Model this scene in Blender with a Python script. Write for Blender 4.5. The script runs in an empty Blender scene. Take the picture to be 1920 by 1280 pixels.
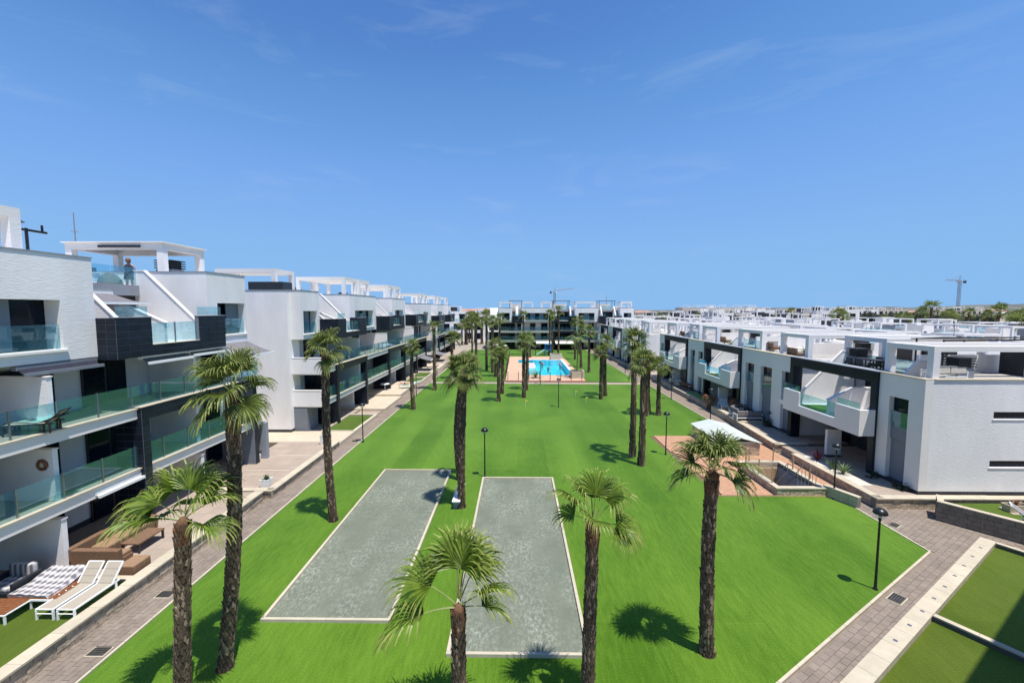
import bpy, bmesh, math, random
from mathutils import Vector, Matrix
R = math.radians
rnd = random.Random(7)
SC = bpy.context.scene
COL = SC.collection

# ------------------------------------------------------------------ camera, world, sun, exposure
CAM_H = 10.0
cam = bpy.data.cameras.new('camera'); cam_o = bpy.data.objects.new('camera', cam); COL.objects.link(cam_o)
cam.sensor_width = 36.0; cam.lens = 15.0; cam.clip_start = 0.1; cam.clip_end = 6000
cam_o.location = (0, 0, CAM_H); cam_o.rotation_euler = (R(90 - 4.36), 0, 0.01246)
SC.camera = cam_o

SUN = Vector((0.215, -0.225, 1.0)).normalized()
world = bpy.data.worlds.new('World'); SC.world = world; world.use_nodes = True
wn = world.node_tree; wn.nodes.clear()
w_out = wn.nodes.new('ShaderNodeOutputWorld'); w_bg = wn.nodes.new('ShaderNodeBackground')
sky = wn.nodes.new('ShaderNodeTexSky'); sky.sky_type = 'NISHITA'; sky.sun_disc = False
sky.sun_elevation = math.asin(SUN.z); sky.sun_rotation = math.atan2(SUN.x, SUN.y)
sky.altitude = 0; sky.air_density = 1.0; sky.dust_density = 0.0; sky.ozone_density = 2.0
w_bg.inputs['Strength'].default_value = 0.1045
# thin high cirrus wisps, everywhere in the sky
tc = wn.nodes.new('ShaderNodeTexCoord'); mp = wn.nodes.new('ShaderNodeMapping')
mp.inputs['Scale'].default_value = (1.6, 0.7, 7.0); mp.inputs['Rotation'].default_value = (0.15, 0.1, 0.5)
nz = wn.nodes.new('ShaderNodeTexNoise'); nz.inputs['Scale'].default_value = 2.3; nz.inputs['Detail'].default_value = 9; nz.inputs['Roughness'].default_value = 0.62
nz.inputs['Distortion'].default_value = 0.7
cr = wn.nodes.new('ShaderNodeValToRGB'); cr.color_ramp.elements[0].position = 0.55; cr.color_ramp.elements[1].position = 0.92
mulc = wn.nodes.new('ShaderNodeMath'); mulc.operation = 'MULTIPLY'; mulc.inputs[1].default_value = 0.32
mixc = wn.nodes.new('ShaderNodeMix'); mixc.data_type = 'RGBA'; mixc.inputs[7].default_value = (3.6, 4.6, 6.2, 1)
wn.links.new(tc.outputs['Generated'], mp.inputs['Vector']); wn.links.new(mp.outputs[0], nz.inputs['Vector'])
wn.links.new(nz.outputs['Fac'], cr.inputs[0]); wn.links.new(cr.outputs[0], mulc.inputs[0]); wn.links.new(mulc.outputs[0], mixc.inputs[0])
# the phone camera's tone curve for the blue: one response for the whole sky
dn = wn.nodes.new('ShaderNodeVectorMath'); dn.operation = 'SCALE'; dn.inputs['Scale'].default_value = 0.1
crv = wn.nodes.new('ShaderNodeRGBCurve'); upn = wn.nodes.new('ShaderNodeVectorMath'); upn.operation = 'SCALE'; upn.inputs['Scale'].default_value = 10.0
for ci, pts in enumerate((((.1063, .066), (.1318, .096), (.198, .150), (.434, .190)), ((.1816, .173), (.216, .232), (.318, .308), (.593, .374)), ((.333, .445), (.39, .535), (.50, .635), (.684, .645)))):
    c = crv.mapping.curves[ci]; c.points[1].location = (1.0, pts[-1][1] + .004)
    for p in pts: c.points.new(*p)
    for p in c.points: p.handle_type = 'AUTO_CLAMPED'
crv.mapping.update()
wn.links.new(sky.outputs[0], dn.inputs[0]); wn.links.new(dn.outputs[0], crv.inputs['Color']); wn.links.new(crv.outputs[0], upn.inputs[0])
wn.links.new(upn.outputs[0], mixc.inputs[6]); wn.links.new(mixc.outputs[2], w_bg.inputs['Color']); wn.links.new(w_bg.outputs[0], w_out.inputs[0])

sun = bpy.data.lights.new('sun', 'SUN'); sun.energy = 5.0; sun.angle = R(0.53); sun.color = (1.0, 0.96, 0.90)
sun_o = bpy.data.objects.new('sun', sun); COL.objects.link(sun_o); sun_o.location = (20, -20, 60)
sun_o.rotation_euler = SUN.to_track_quat('Z', 'Y').to_euler()
SC.view_settings.view_transform = 'Standard'; SC.view_settings.look = 'None'
SC.view_settings.exposure = 0.36; SC.view_settings.gamma = 1.0; SC.view_settings.use_curve_mapping = False
SC.render.engine = 'CYCLES'
try:
    SC.cycles.use_denoising = True
except Exception: pass
SC.cycles.max_bounces = 8; SC.cycles.transparent_max_bounces = 16; SC.cycles.diffuse_bounces = 3; SC.cycles.glossy_bounces = 3

# ------------------------------------------------------------------ materials
M = {}
def mat(name, col, rough=0.7, var=0.12, scale=3.0, stretch=(1, 1, 1), bump=0.0, bscale=20.0, bstretch=None, bdist=0.02, metal=0.0,
        spec=0.5, rand=0.0, col2=None, detail=6, clip=(0.35, 0.65), coat=0.0, bdetail=4):
    m = bpy.data.materials.new(name); m.use_nodes = True; M[name] = m
    nt = m.node_tree; p = nt.nodes['Principled BSDF']
    p.inputs['Roughness'].default_value = rough; p.inputs['Metallic'].default_value = metal
    p.inputs['Specular IOR Level'].default_value = spec
    if coat: p.inputs['Coat Weight'].default_value = coat
    geo = nt.nodes.new('ShaderNodeNewGeometry')
    mpn = nt.nodes.new('ShaderNodeMapping'); mpn.inputs['Scale'].default_value = stretch
    nt.links.new(geo.outputs['Position'], mpn.inputs['Vector'])
    n = nt.nodes.new('ShaderNodeTexNoise'); n.inputs['Scale'].default_value = scale; n.inputs['Detail'].default_value = detail; n.inputs['Roughness'].default_value = 0.6
    nt.links.new(mpn.outputs[0], n.inputs['Vector'])
    ramp = nt.nodes.new('ShaderNodeValToRGB')
    c = col
    a = tuple(max(0, x * (1 - var)) for x in c) + (1,)
    b = (tuple(min(1, x * (1 + var)) for x in c) if col2 is None else col2) + (1,)
    ramp.color_ramp.elements[0].color = a; ramp.color_ramp.elements[1].color = b
    ramp.color_ramp.elements[0].position = clip[0]; ramp.color_ramp.elements[1].position = clip[1]
    nt.links.new(n.outputs['Fac'], ramp.inputs[0])
    last = ramp.outputs[0]
    if rand:
        oi = nt.nodes.new('ShaderNodeObjectInfo')
        mr = nt.nodes.new('ShaderNodeMapRange'); mr.inputs['To Min'].default_value = 1 - rand; mr.inputs['To Max'].default_value = 1 + rand
        nt.links.new(oi.outputs['Random'], mr.inputs['Value'])
        mx = nt.nodes.new('ShaderNodeVectorMath'); mx.operation = 'SCALE'
        nt.links.new(last, mx.inputs[0]); nt.links.new(mr.outputs[0], mx.inputs['Scale']); last = mx.outputs[0]
    nt.links.new(last, p.inputs['Base Color'])
    if bump:
        mb = nt.nodes.new('ShaderNodeMapping'); mb.inputs['Scale'].default_value = bstretch or (1, 1, 1)
        nt.links.new(geo.outputs['Position'], mb.inputs['Vector'])
        n2 = nt.nodes.new('ShaderNodeTexNoise'); n2.inputs['Scale'].default_value = bscale; n2.inputs['Detail'].default_value = bdetail
        nt.links.new(mb.outputs[0], n2.inputs['Vector'])
        bp = nt.nodes.new('ShaderNodeBump'); bp.inputs['Strength'].default_value = bump; bp.inputs['Distance'].default_value = bdist
        nt.links.new(n2.outputs['Fac'], bp.inputs['Height']); nt.links.new(bp.outputs[0], p.inputs['Normal'])
    return m

mat('white_render', (0.78, 0.755, 0.735), 0.85, 0.06, 0.7, stretch=(1, 1, 0.3), bump=0.6, bscale=1.0, bstretch=(5.5, 5.5, 26.0), bdist=0.014, bdetail=6)
mat('white_smooth', (0.77, 0.73, 0.685), 0.7, 0.025, 0.8)
mat('white_metal', (0.82, 0.82, 0.80), 0.4, 0.02, 1.0)
mat('roof_white', (0.50, 0.47, 0.43), 0.85, 0.10, 0.9)
mat('grey_wall', (0.26, 0.28, 0.31), 0.8, 0.06, 1.2)
mat('shutter_grey', (0.17, 0.19, 0.22), 0.55, 0.05, 1.0)
mat('dark_tile', (0.010, 0.015, 0.024), 0.38, 0.3, 1.4, rand=0.22, spec=0.28)
mat('tile_joint', (0.15, 0.17, 0.20), 0.8, 0.1)
mat('plinth_dark', (0.035, 0.033, 0.035), 0.7, 0.2)
mat('anthracite', (0.022, 0.026, 0.032), 0.45, 0.15)
mat('dark_metal', (0.018, 0.02, 0.022), 0.35, 0.2, metal=0.3)
mat('steel', (0.35, 0.36, 0.37), 0.35, 0.1, metal=0.9)
mat('window_dark', (0.004, 0.009, 0.018), 0.08, 0.3, 0.4, spec=0.2)
mat('interior_dark', (0.012, 0.013, 0.016), 0.6, 0.3, 0.6)
mat('navy_fabric', (0.018, 0.02, 0.035), 0.9, 0.2)
mat('grey_fabric', (0.16, 0.15, 0.16), 0.95, 0.1)
mat('olive_fabric', (0.10, 0.115, 0.10), 0.95, 0.1)
mat('cream_fabric', (0.62, 0.58, 0.50), 0.95, 0.06)
mat('coping', (0.47, 0.41, 0.305), 0.75, 0.07, 2.5, rand=0.06, bump=0.15, bscale=30)
mat('stone', (0.42, 0.335, 0.24), 0.9, 0.25, 5.0, rand=0.22, bump=0.9, bscale=9.0, bdist=0.04)
mat('stone_joint', (0.20, 0.175, 0.14), 0.95, 0.2)
mat('block', (0.21, 0.18, 0.14), 0.92, 0.12, 4.0, rand=0.10, bump=0.5, bscale=40, bdist=0.01)
mat('block_joint', (0.10, 0.095, 0.085), 0.95, 0.1)
mat('paver', (0.212, 0.170, 0.135), 0.85, 0.14, 1.7, rand=0.09, bump=0.25, bscale=60, bdist=0.005)
mat('path_bed', (0.21, 0.165, 0.125), 0.9, 0.16, 1.3, bump=0.2, bscale=40, bdist=0.005)
mat('terrace_tile', (0.345, 0.275, 0.215), 0.65, 0.07, 1.2, rand=0.05)
mat('terrace_cream', (0.50, 0.425, 0.31), 0.7, 0.06, 1.5)
mat('terrace_joint', (0.30, 0.25, 0.21), 0.9, 0.1)
mat('ground', (0.30, 0.26, 0.20), 0.95, 0.25, 0.05)
mat('deck', (0.45, 0.25, 0.145), 0.7, 0.12, 4.0, stretch=(1, 1, 1), rand=0.10)
mat('deck_gap', (0.16, 0.09, 0.06), 0.9, 0.1)
mat('pool_deck', (0.55, 0.34, 0.225), 0.75, 0.06, 1.0)
mat('brick_red', (0.28, 0.10, 0.06), 0.8, 0.2)
mat('pool_basin', (0.035, 0.60, 0.73), 0.5, 0.28, 0.9, detail=3)  # strong mottling: rippling light (caustics) painted into the basin colour
mat('pale_wood', (0.42, 0.27, 0.15), 0.7, 0.15, 6.0)
mat('teak', (0.20, 0.075, 0.028), 0.55, 0.25, 7.0, stretch=(1, 6, 1), rand=0.1)
mat('brown_wicker', (0.17, 0.095, 0.052), 0.85, 0.2, 20.0, bump=0.4, bscale=60, bdist=0.01)
mat('brown_cushion', (0.27, 0.165, 0.095), 0.95, 0.08, 6.0)
mat('sling', (0.36, 0.315, 0.25), 0.85, 0.08, 30.0)
mat('grey_sling', (0.20, 0.18, 0.18), 0.85, 0.08, 30.0)
mat('teal_fabric', (0.03, 0.22, 0.28), 0.85, 0.1, 3.0)
mat('blue_plastic', (0.03, 0.22, 0.50), 0.5, 0.1)
mat('mint_plastic', (0.45, 0.75, 0.62), 0.5, 0.1)
mat('yellow', (0.75, 0.62, 0.08), 0.6, 0.1)
mat('red_cloth', (0.45, 0.03, 0.03), 0.8, 0.1)
mat('drain', (0.055, 0.05, 0.042), 0.6, 0.3, 6.0)
mat('soil', (0.06, 0.042, 0.024), 0.95, 0.3, 8.0)
mat('gravel_light', (0.55, 0.50, 0.42), 0.95, 0.3, 14.0, bump=0.6, bscale=30)
mat('chalk', (0.33, 0.345, 0.30), 0.95, 0.35, 9.0)
mat('bark', (0.045, 0.030, 0.019), 0.95, 0.4, 9.0, bump=0.8, bscale=24, bdist=0.03)
mat('bark_scale', (0.098, 0.066, 0.040), 0.95, 0.45, 11.0)
mat('bark_pale', (0.27, 0.195, 0.13), 0.9, 0.35, 11.0)
mat('bark_red', (0.13, 0.062, 0.028), 0.9, 0.4, 12.0)
mat('skin', (0.48, 0.27, 0.19), 0.6, 0.06)
mat('hair', (0.16, 0.08, 0.04), 0.7, 0.2)
mat('navy_dress', (0.010, 0.012, 0.03), 0.85, 0.2)
mat('swim_dark', (0.02, 0.03, 0.08), 0.7, 0.2)
mat('agave', (0.13, 0.19, 0.06), 0.6, 0.3, 9.0, rand=0.2)
mat('maroon_leaf', (0.16, 0.025, 0.035), 0.6, 0.3, 9.0)
mat('dry_leaf', (0.25, 0.12, 0.06), 0.8, 0.3, 9.0)
mat('hill', (0.105, 0.11, 0.09), 0.95, 0.3, 0.01, stretch=(1, 1, 3))
mat('terracotta', (0.36, 0.20, 0.14), 0.85, 0.15, 0.1)
mat('beige_wall', (0.50, 0.44, 0.37), 0.85, 0.08, 0.2)
mat('crane_grey', (0.22, 0.23, 0.24), 0.6, 0.1)

def leaf_mat(name, c1, c2, trans=0.35, rough=0.45):
    m = bpy.data.materials.new(name); m.use_nodes = True; M[name] = m; nt = m.node_tree
    p = nt.nodes['Principled BSDF']; out = nt.nodes['Material Output']
    p.inputs['Roughness'].default_value = rough; p.inputs['Specular IOR Level'].default_value = 0.35
    geo = nt.nodes.new('ShaderNodeNewGeometry'); n = nt.nodes.new('ShaderNodeTexNoise'); n.inputs['Scale'].default_value = 3.5; n.inputs['Detail'].default_value = 3
    nt.links.new(geo.outputs['Position'], n.inputs['Vector'])
    add = nt.nodes.new('ShaderNodeMath'); add.operation = 'MULTIPLY_ADD'; add.inputs[1].default_value = 0.8; add.inputs[2].default_value = -0.15
    nt.links.new(n.outputs['Fac'], add.inputs[0])
    add2 = nt.nodes.new('ShaderNodeMath'); add2.operation = 'MULTIPLY_ADD'; add2.inputs[1].default_value = 0.45
    nt.links.new(geo.outputs['Random Per Island'], add2.inputs[0]); nt.links.new(add.outputs[0], add2.inputs[2])
    rp = nt.nodes.new('ShaderNodeValToRGB'); rp.color_ramp.elements[0].color = c1 + (1,); rp.color_ramp.elements[1].color = c2 + (1,)
    rp.color_ramp.elements[0].position = 0.15; rp.color_ramp.elements[1].position = 0.85
    nt.links.new(add2.outputs[0], rp.inputs[0]); nt.links.new(rp.outputs[0], p.inputs['Base Color'])
    tr = nt.nodes.new('ShaderNodeBsdfTranslucent'); mx = nt.nodes.new('ShaderNodeMixShader'); mx.inputs[0].default_value = trans
    nt.links.new(rp.outputs[0], tr.inputs['Color']); nt.links.new(p.outputs[0], mx.inputs[1]); nt.links.new(tr.outputs[0], mx.inputs[2]); nt.links.new(mx.outputs[0], out.inputs[0])
    return m
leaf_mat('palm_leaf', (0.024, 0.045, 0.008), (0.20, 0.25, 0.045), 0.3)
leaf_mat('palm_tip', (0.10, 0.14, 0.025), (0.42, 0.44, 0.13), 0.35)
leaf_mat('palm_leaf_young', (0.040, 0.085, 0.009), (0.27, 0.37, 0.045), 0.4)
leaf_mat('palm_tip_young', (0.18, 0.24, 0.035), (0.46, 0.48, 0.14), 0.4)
leaf_mat('palm_leaf_far', (0.030, 0.055, 0.010), (0.24, 0.295, 0.06), 0.3)
leaf_mat('tree_leaf', (0.012, 0.022, 0.011), (0.042, 0.055, 0.025), 0.1)
leaf_mat('petiole', (0.10, 0.13, 0.03), (0.24, 0.26, 0.08), 0.0)

def glass_mat(name, tint, fac=0.12, gl=(0.9, 0.97, 1.0), dif=(0.10, 0.42, 0.46)):
    m = bpy.data.materials.new(name); m.use_nodes = True; M[name] = m; nt = m.node_tree; nt.nodes.clear()
    out = nt.nodes.new('ShaderNodeOutputMaterial'); t = nt.nodes.new('ShaderNodeBsdfTransparent'); t.inputs[0].default_value = tint + (1,)
    g = nt.nodes.new('ShaderNodeBsdfGlossy'); g.inputs['Roughness'].default_value = 0.02; g.inputs[0].default_value = gl + (1,)
    fr = nt.nodes.new('ShaderNodeFresnel'); fr.inputs['IOR'].default_value = 1.5
    mr = nt.nodes.new('ShaderNodeMath'); mr.operation = 'MULTIPLY_ADD'; mr.inputs[1].default_value = 0.28; mr.inputs[2].default_value = fac * 0.2
    nt.links.new(fr.outputs[0], mr.inputs[0])
    mx = nt.nodes.new('ShaderNodeMixShader'); nt.links.new(mr.outputs[0], mx.inputs[0]); nt.links.new(t.outputs[0], mx.inputs[1]); nt.links.new(g.outputs[0], mx.inputs[2])
    d = nt.nodes.new('ShaderNodeBsdfDiffuse'); d.inputs[0].default_value = dif + (1,)
    mx2 = nt.nodes.new('ShaderNodeMixShader'); mx2.inputs[0].default_value = fac
    nt.links.new(mx.outputs[0], mx2.inputs[1]); nt.links.new(d.outputs[0], mx2.inputs[2]); nt.links.new(mx2.outputs[0], out.inputs[0])
    return m
glass_mat('glass_teal', (0.76, 0.91, 0.95), 0.045, dif=(0.20, 0.56, 0.68))
glass_mat('glass_clear', (0.95, 0.98, 0.98), 0.0)
glass_mat('glass_roof', (0.82, 0.9, 0.88), 0.75, dif=(0.56, 0.60, 0.55))

def special_mats():
    # artificial turf: fine pile with broad mowing bands, seams and soft patches
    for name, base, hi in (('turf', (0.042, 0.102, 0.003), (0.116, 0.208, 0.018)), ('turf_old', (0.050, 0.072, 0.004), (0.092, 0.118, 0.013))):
        m = bpy.data.materials.new(name); m.use_nodes = True; M[name] = m; nt = m.node_tree; p = nt.nodes['Principled BSDF']
        p.inputs['Roughness'].default_value = 0.9; p.inputs['Specular IOR Level'].default_value = 0.06
        p.inputs['Sheen Weight'].default_value = 1.0; p.inputs['Sheen Roughness'].default_value = 0.42; p.inputs['Sheen Tint'].default_value = (0.42, 0.72, 0.2, 1)
        geo = nt.nodes.new('ShaderNodeNewGeometry')
        def noise(scale, stretch, detail=5, rot=0.0):
            mp = nt.nodes.new('ShaderNodeMapping'); mp.inputs['Scale'].default_value = stretch; mp.inputs['Rotation'].default_value = (0, 0, rot)
            n = nt.nodes.new('ShaderNodeTexNoise'); n.inputs['Scale'].default_value = scale; n.inputs['Detail'].default_value = detail
            nt.links.new(geo.outputs['Position'], mp.inputs[0]); nt.links.new(mp.outputs[0], n.inputs['Vector']); return n.outputs['Fac']
        big = noise(0.22, (1, 1, 1), 3); bands = noise(1.0, (0.55, 0.05, 1), 1, 0.03); fine = noise(26, (1, 1, 1), 4); streak = noise(3.0, (2.6, 0.5, 1), 5, 0.5)
        def madd(a, k, b):
            q = nt.nodes.new('ShaderNodeMath'); q.operation = 'MULTIPLY_ADD'; q.inputs[1].default_value = k
            nt.links.new(a, q.inputs[0])
            if isinstance(b, float): q.inputs[2].default_value = b
            else: nt.links.new(b, q.inputs[2])
            return q.outputs[0]
        s = madd(big, 0.55, -0.80); s = madd(bands, 0.55, s); s = madd(fine, 0.75, s); s = madd(streak, 0.5, s)
        # rolls of turf laid side by side, each with its own pile direction
        br = nt.nodes.new('ShaderNodeTexBrick'); br.inputs['Scale'].default_value = 1.0; br.inputs['Mortar Size'].default_value = 0.012; br.inputs['Brick Width'].default_value = 13.0; br.inputs['Row Height'].default_value = 2.0; br.inputs['Bias'].default_value = 0.0
        br.inputs['Color1'].default_value = (0.0, 0.0, 0.0, 1); br.inputs['Color2'].default_value = (1, 1, 1, 1); br.inputs['Mortar'].default_value = (1.0, 1.0, 1.0, 1)
        mpb = nt.nodes.new('ShaderNodeMapping'); mpb.inputs['Rotation'].default_value = (0, 0, R(90)); nt.links.new(geo.outputs['Position'], mpb.inputs[0]); nt.links.new(mpb.outputs[0], br.inputs['Vector'])
        s = madd(br.outputs['Color'], 0.15, s)
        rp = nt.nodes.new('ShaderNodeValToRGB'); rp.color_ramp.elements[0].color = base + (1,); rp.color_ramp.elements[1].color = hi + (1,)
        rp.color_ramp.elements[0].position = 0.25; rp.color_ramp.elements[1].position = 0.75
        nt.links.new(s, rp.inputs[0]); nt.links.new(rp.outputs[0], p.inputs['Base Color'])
        bp = nt.nodes.new('ShaderNodeBump'); bp.inputs['Strength'].default_value = 0.8; bp.inputs['Distance'].default_value = 0.03
        nt.links.new(fine, bp.inputs['Height']); nt.links.new(bp.outputs[0], p.inputs['Normal'])
    # petanque gravel with pale scuffs
    m = bpy.data.materials.new('court'); m.use_nodes = True; M['court'] = m; nt = m.node_tree; p = nt.nodes['Principled BSDF']
    p.inputs['Roughness'].default_value = 0.95
    geo = nt.nodes.new('ShaderNodeNewGeometry')
    def tex(scale, stretch=(1, 1, 1), detail=6, rough=0.6):
        mp = nt.nodes.new('ShaderNodeMapping'); mp.inputs['Scale'].default_value = stretch
        n = nt.nodes.new('ShaderNodeTexNoise'); n.inputs['Scale'].default_value = scale; n.inputs['Detail'].default_value = detail; n.inputs['Roughness'].default_value = rough
        nt.links.new(geo.outputs['Position'], mp.inputs[0]); nt.links.new(mp.outputs[0], n.inputs['Vector']); return n.outputs['Fac']
    def ramp(fac, a, b, ca, cb):
        r = nt.nodes.new('ShaderNodeValToRGB'); r.color_ramp.elements[0].position = a; r.color_ramp.elements[1].position = b
        r.color_ramp.elements[0].color = ca + (1,); r.color_ramp.elements[1].color = cb + (1,); nt.links.new(fac, r.inputs[0]); return r.outputs[0]
    base = ramp(tex(0.8), 0.3, 0.7, (0.116, 0.134, 0.094), (0.155, 0.172, 0.124))
    grain = tex(70, detail=3)
    mask = nt.nodes.new('ShaderNodeMath'); mask.operation = 'MULTIPLY'
    nt.links.new(ramp(tex(9.0, (1, 0.6, 1), 9, 0.75), 0.46, 0.68, (0, 0, 0), (0.85, 0.85, 0.85)), mask.inputs[0])
    nt.links.new(ramp(tex(0.5, (1, 0.45, 1), 3), 0.40, 0.62, (0.04, 0.04, 0.04), (1, 1, 1)), mask.inputs[1])
    mx = nt.nodes.new('ShaderNodeMix'); mx.data_type = 'RGBA'; mx.inputs[7].default_value = (0.40, 0.405, 0.335, 1)
    nt.links.new(mask.outputs[0], mx.inputs[0]); nt.links.new(base, mx.inputs[6])
    mg = nt.nodes.new('ShaderNodeMix'); mg.data_type = 'RGBA'; mg.blend_type = 'MULTIPLY'; mg.inputs[0].default_value = 1.0
    nt.links.new(mx.outputs[2], mg.inputs[6]); nt.links.new(ramp(grain, 0.3, 0.7, (0.72, 0.72, 0.72), (1.2, 1.2, 1.2)), mg.inputs[7])
    nt.links.new(mg.outputs[2], p.inputs['Base Color'])
    bp = nt.nodes.new('ShaderNodeBump'); bp.inputs['Strength'].default_value = 0.5; bp.inputs['Distance'].default_value = 0.01
    nt.links.new(grain, bp.inputs['Height']); nt.links.new(bp.outputs[0], p.inputs['Normal'])
    # water
    m = bpy.data.materials.new('water'); m.use_nodes = True; M['water'] = m; nt = m.node_tree; nt.nodes.clear()
    out = nt.nodes.new('ShaderNodeOutputMaterial'); t = nt.nodes.new('ShaderNodeBsdfTransparent'); t.inputs[0].default_value = (0.75, 0.98, 1.0, 1)
    g = nt.nodes.new('ShaderNodeBsdfGlossy'); g.inputs['Roughness'].default_value = 0.08
    fr = nt.nodes.new('ShaderNodeFresnel'); fr.inputs['IOR'].default_value = 1.2; mx = nt.nodes.new('ShaderNodeMixShader')
    geo = nt.nodes.new('ShaderNodeNewGeometry'); n = nt.nodes.new('ShaderNodeTexNoise'); n.inputs['Scale'].default_value = 1.6; n.inputs['Detail'].default_value = 4
    bp = nt.nodes.new('ShaderNodeBump'); bp.inputs['Strength'].default_value = 0.6; bp.inputs['Distance'].default_value = 0.1
    nt.links.new(geo.outputs['Position'], n.inputs['Vector']); nt.links.new(n.outputs['Fac'], bp.inputs['Height'])
    nt.links.new(bp.outputs[0], g.inputs['Normal']); nt.links.new(bp.outputs[0], fr.inputs['Normal'])
    nt.links.new(fr.outputs[0], mx.inputs[0]); nt.links.new(t.outputs[0], mx.inputs[1]); nt.links.new(g.outputs[0], mx.inputs[2]); nt.links.new(mx.outputs[0], out.inputs[0])
    # checked blanket
    m = bpy.data.materials.new('checked_blanket'); m.use_nodes = True; M['checked_blanket'] = m; nt = m.node_tree; p = nt.nodes['Principled BSDF']
    p.inputs['Roughness'].default_value = 0.95
    tcn = nt.nodes.new('ShaderNodeTexCoord')
    def wave(ax, sc):
        w = nt.nodes.new('ShaderNodeTexWave'); w.bands_direction = ax; w.inputs['Scale'].default_value = sc; w.inputs['Distortion'].default_value = 0.8; w.inputs['Detail'].default_value = 3
        nt.links.new(tcn.outputs['Object'], w.inputs['Vector']); return w.outputs['Fac']
    a = nt.nodes.new('ShaderNodeMath'); a.operation = 'ADD'; nt.links.new(wave('X', 1.7), a.inputs[0]); nt.links.new(wave('Y', 1.3), a.inputs[1])
    r = nt.nodes.new('ShaderNodeValToRGB'); r.color_ramp.elements[0].color = (0.12, 0.115, 0.13, 1); r.color_ramp.elements[1].color = (0.50, 0.47, 0.46, 1)
    r.color_ramp.elements[0].position = 0.25; r.color_ramp.elements[1].position = 0.8
    d = nt.nodes.new('ShaderNodeMath'); d.operation = 'MULTIPLY'; d.inputs[1].default_value = 0.6; nt.links.new(a.outputs[0], d.inputs[0]); nt.links.new(d.outputs[0], r.inputs[0]); nt.links.new(r.outputs[0], p.inputs['Base Color'])
special_mats()

# ------------------------------------------------------------------ mesh helpers
class MB:
    def __init__(s): s.v = []; s.f = []; s.m = []
    def add(s, vs, fs, mi=0):
        o = len(s.v); s.v += [tuple(v) for v in vs]; s.f += [tuple(i + o for i in f) for f in fs]; s.m += [mi] * len(fs); return s
    def box(s, x0, x1, y0, y1, z0, z1, mi=0):
        return s.add([(x0, y0, z0), (x1, y0, z0), (x1, y1, z0), (x0, y1, z0), (x0, y0, z1), (x1, y0, z1), (x1, y1, z1), (x0, y1, z1)],
                     [(0, 3, 2, 1), (4, 5, 6, 7), (0, 1, 5, 4), (1, 2, 6, 5), (2, 3, 7, 6), (3, 0, 4, 7)], mi)
    def prism(s, poly, z0, z1, mi=0):
        n = len(poly); a = sum(poly[i][0] * poly[(i + 1) % n][1] - poly[(i + 1) % n][0] * poly[i][1] for i in range(n))
        if a < 0: poly = poly[::-1]
        vs = [(x, y, z0) for x, y in poly] + [(x, y, z1) for x, y in poly]
        return s.add(vs, [tuple(range(n))[::-1], tuple(range(n, 2 * n))] + [(i, (i + 1) % n, n + (i + 1) % n, n + i) for i in range(n)], mi)
    def prism_u(s, poly, u0, u1, mi=0):   # polygon in (y,z), extruded along x
        n = len(poly); vs = [(u0, y, z) for y, z in poly] + [(u1, y, z) for y, z in poly]
        return s.add(vs, [tuple(range(n))[::-1], tuple(range(n, 2 * n))] + [(i, (i + 1) % n, n + (i + 1) % n, n + i) for i in range(n)], mi)
    def tube(s, pts, r, n=6, mi=0, caps=True):
        pts = [Vector(p) for p in pts]; rs = r if isinstance(r, (list, tuple)) else [r] * len(pts); vs = []
        for i, p in enumerate(pts):
            d = (pts[min(i + 1, len(pts) - 1)] - pts[max(i - 1, 0)]).normalized()
            a = Vector((0, 0, 1)) if abs(d.z) < 0.9 else Vector((1, 0, 0))
            e = d.cross(a).normalized(); f = d.cross(e)
            vs += [p + (e * math.cos(2 * math.pi * k / n) + f * math.sin(2 * math.pi * k / n)) * rs[i] for k in range(n)]
        fs = [(i * n + k, (i + 1) * n + k, (i + 1) * n + (k + 1) % n, i * n + (k + 1) % n) for i in range(len(pts) - 1) for k in range(n)]
        if caps: fs += [tuple(range(n)), tuple(range((len(pts) - 1) * n, len(pts) * n))[::-1]]
        return s.add(vs, fs, mi)
    def lathe(s, prof, n=16, c=(0, 0, 0), mi=0):
        vs = [(c[0] + r * math.cos(2 * math.pi * k / n), c[1] + r * math.sin(2 * math.pi * k / n), c[2] + z) for r, z in prof for k in range(n)]
        return s.add(vs, [(i * n + k, i * n + (k + 1) % n, (i + 1) * n + (k + 1) % n, (i + 1) * n + k) for i in range(len(prof) - 1) for k in range(n)], mi)
    def rbox(s, x0, x1, y0, y1, z0, z1, b=0.03, mi=0):
        bm = bmesh.new(); bmesh.ops.create_cube(bm, size=1)
        for v in bm.verts: v.co = Vector(((x0 + x1) / 2 + v.co.x * (x1 - x0), (y0 + y1) / 2 + v.co.y * (y1 - y0), (z0 + z1) / 2 + v.co.z * (z1 - z0)))
        bmesh.ops.bevel(bm, geom=bm.edges[:], offset=min(b, 0.45 * min(x1 - x0, y1 - y0, z1 - z0)), segments=2, affect='EDGES', profile=0.6)
        bm.verts.index_update(); s.add([v.co[:] for v in bm.verts], [tuple(v.index for v in f.verts) for f in bm.faces], mi); bm.free(); return s
    def mesh(s, name, mats):
        me = bpy.data.meshes.new(name); me.from_pydata(s.v, [], s.f)
        for m in (mats if isinstance(mats, (list, tuple)) else [mats]): me.materials.append(M[m])
        if any(s.m): me.polygons.foreach_set('material_index', s.m)
        me.update(); return me
    def build(s, name, mats, parent=None, smooth=False, loc=(0, 0, 0), kind=None):
        me = s.mesh(name, mats)
        if smooth: me.polygons.foreach_set('use_smooth', [True] * len(me.polygons))
        return obj(name, me, parent, loc, kind)

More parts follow.
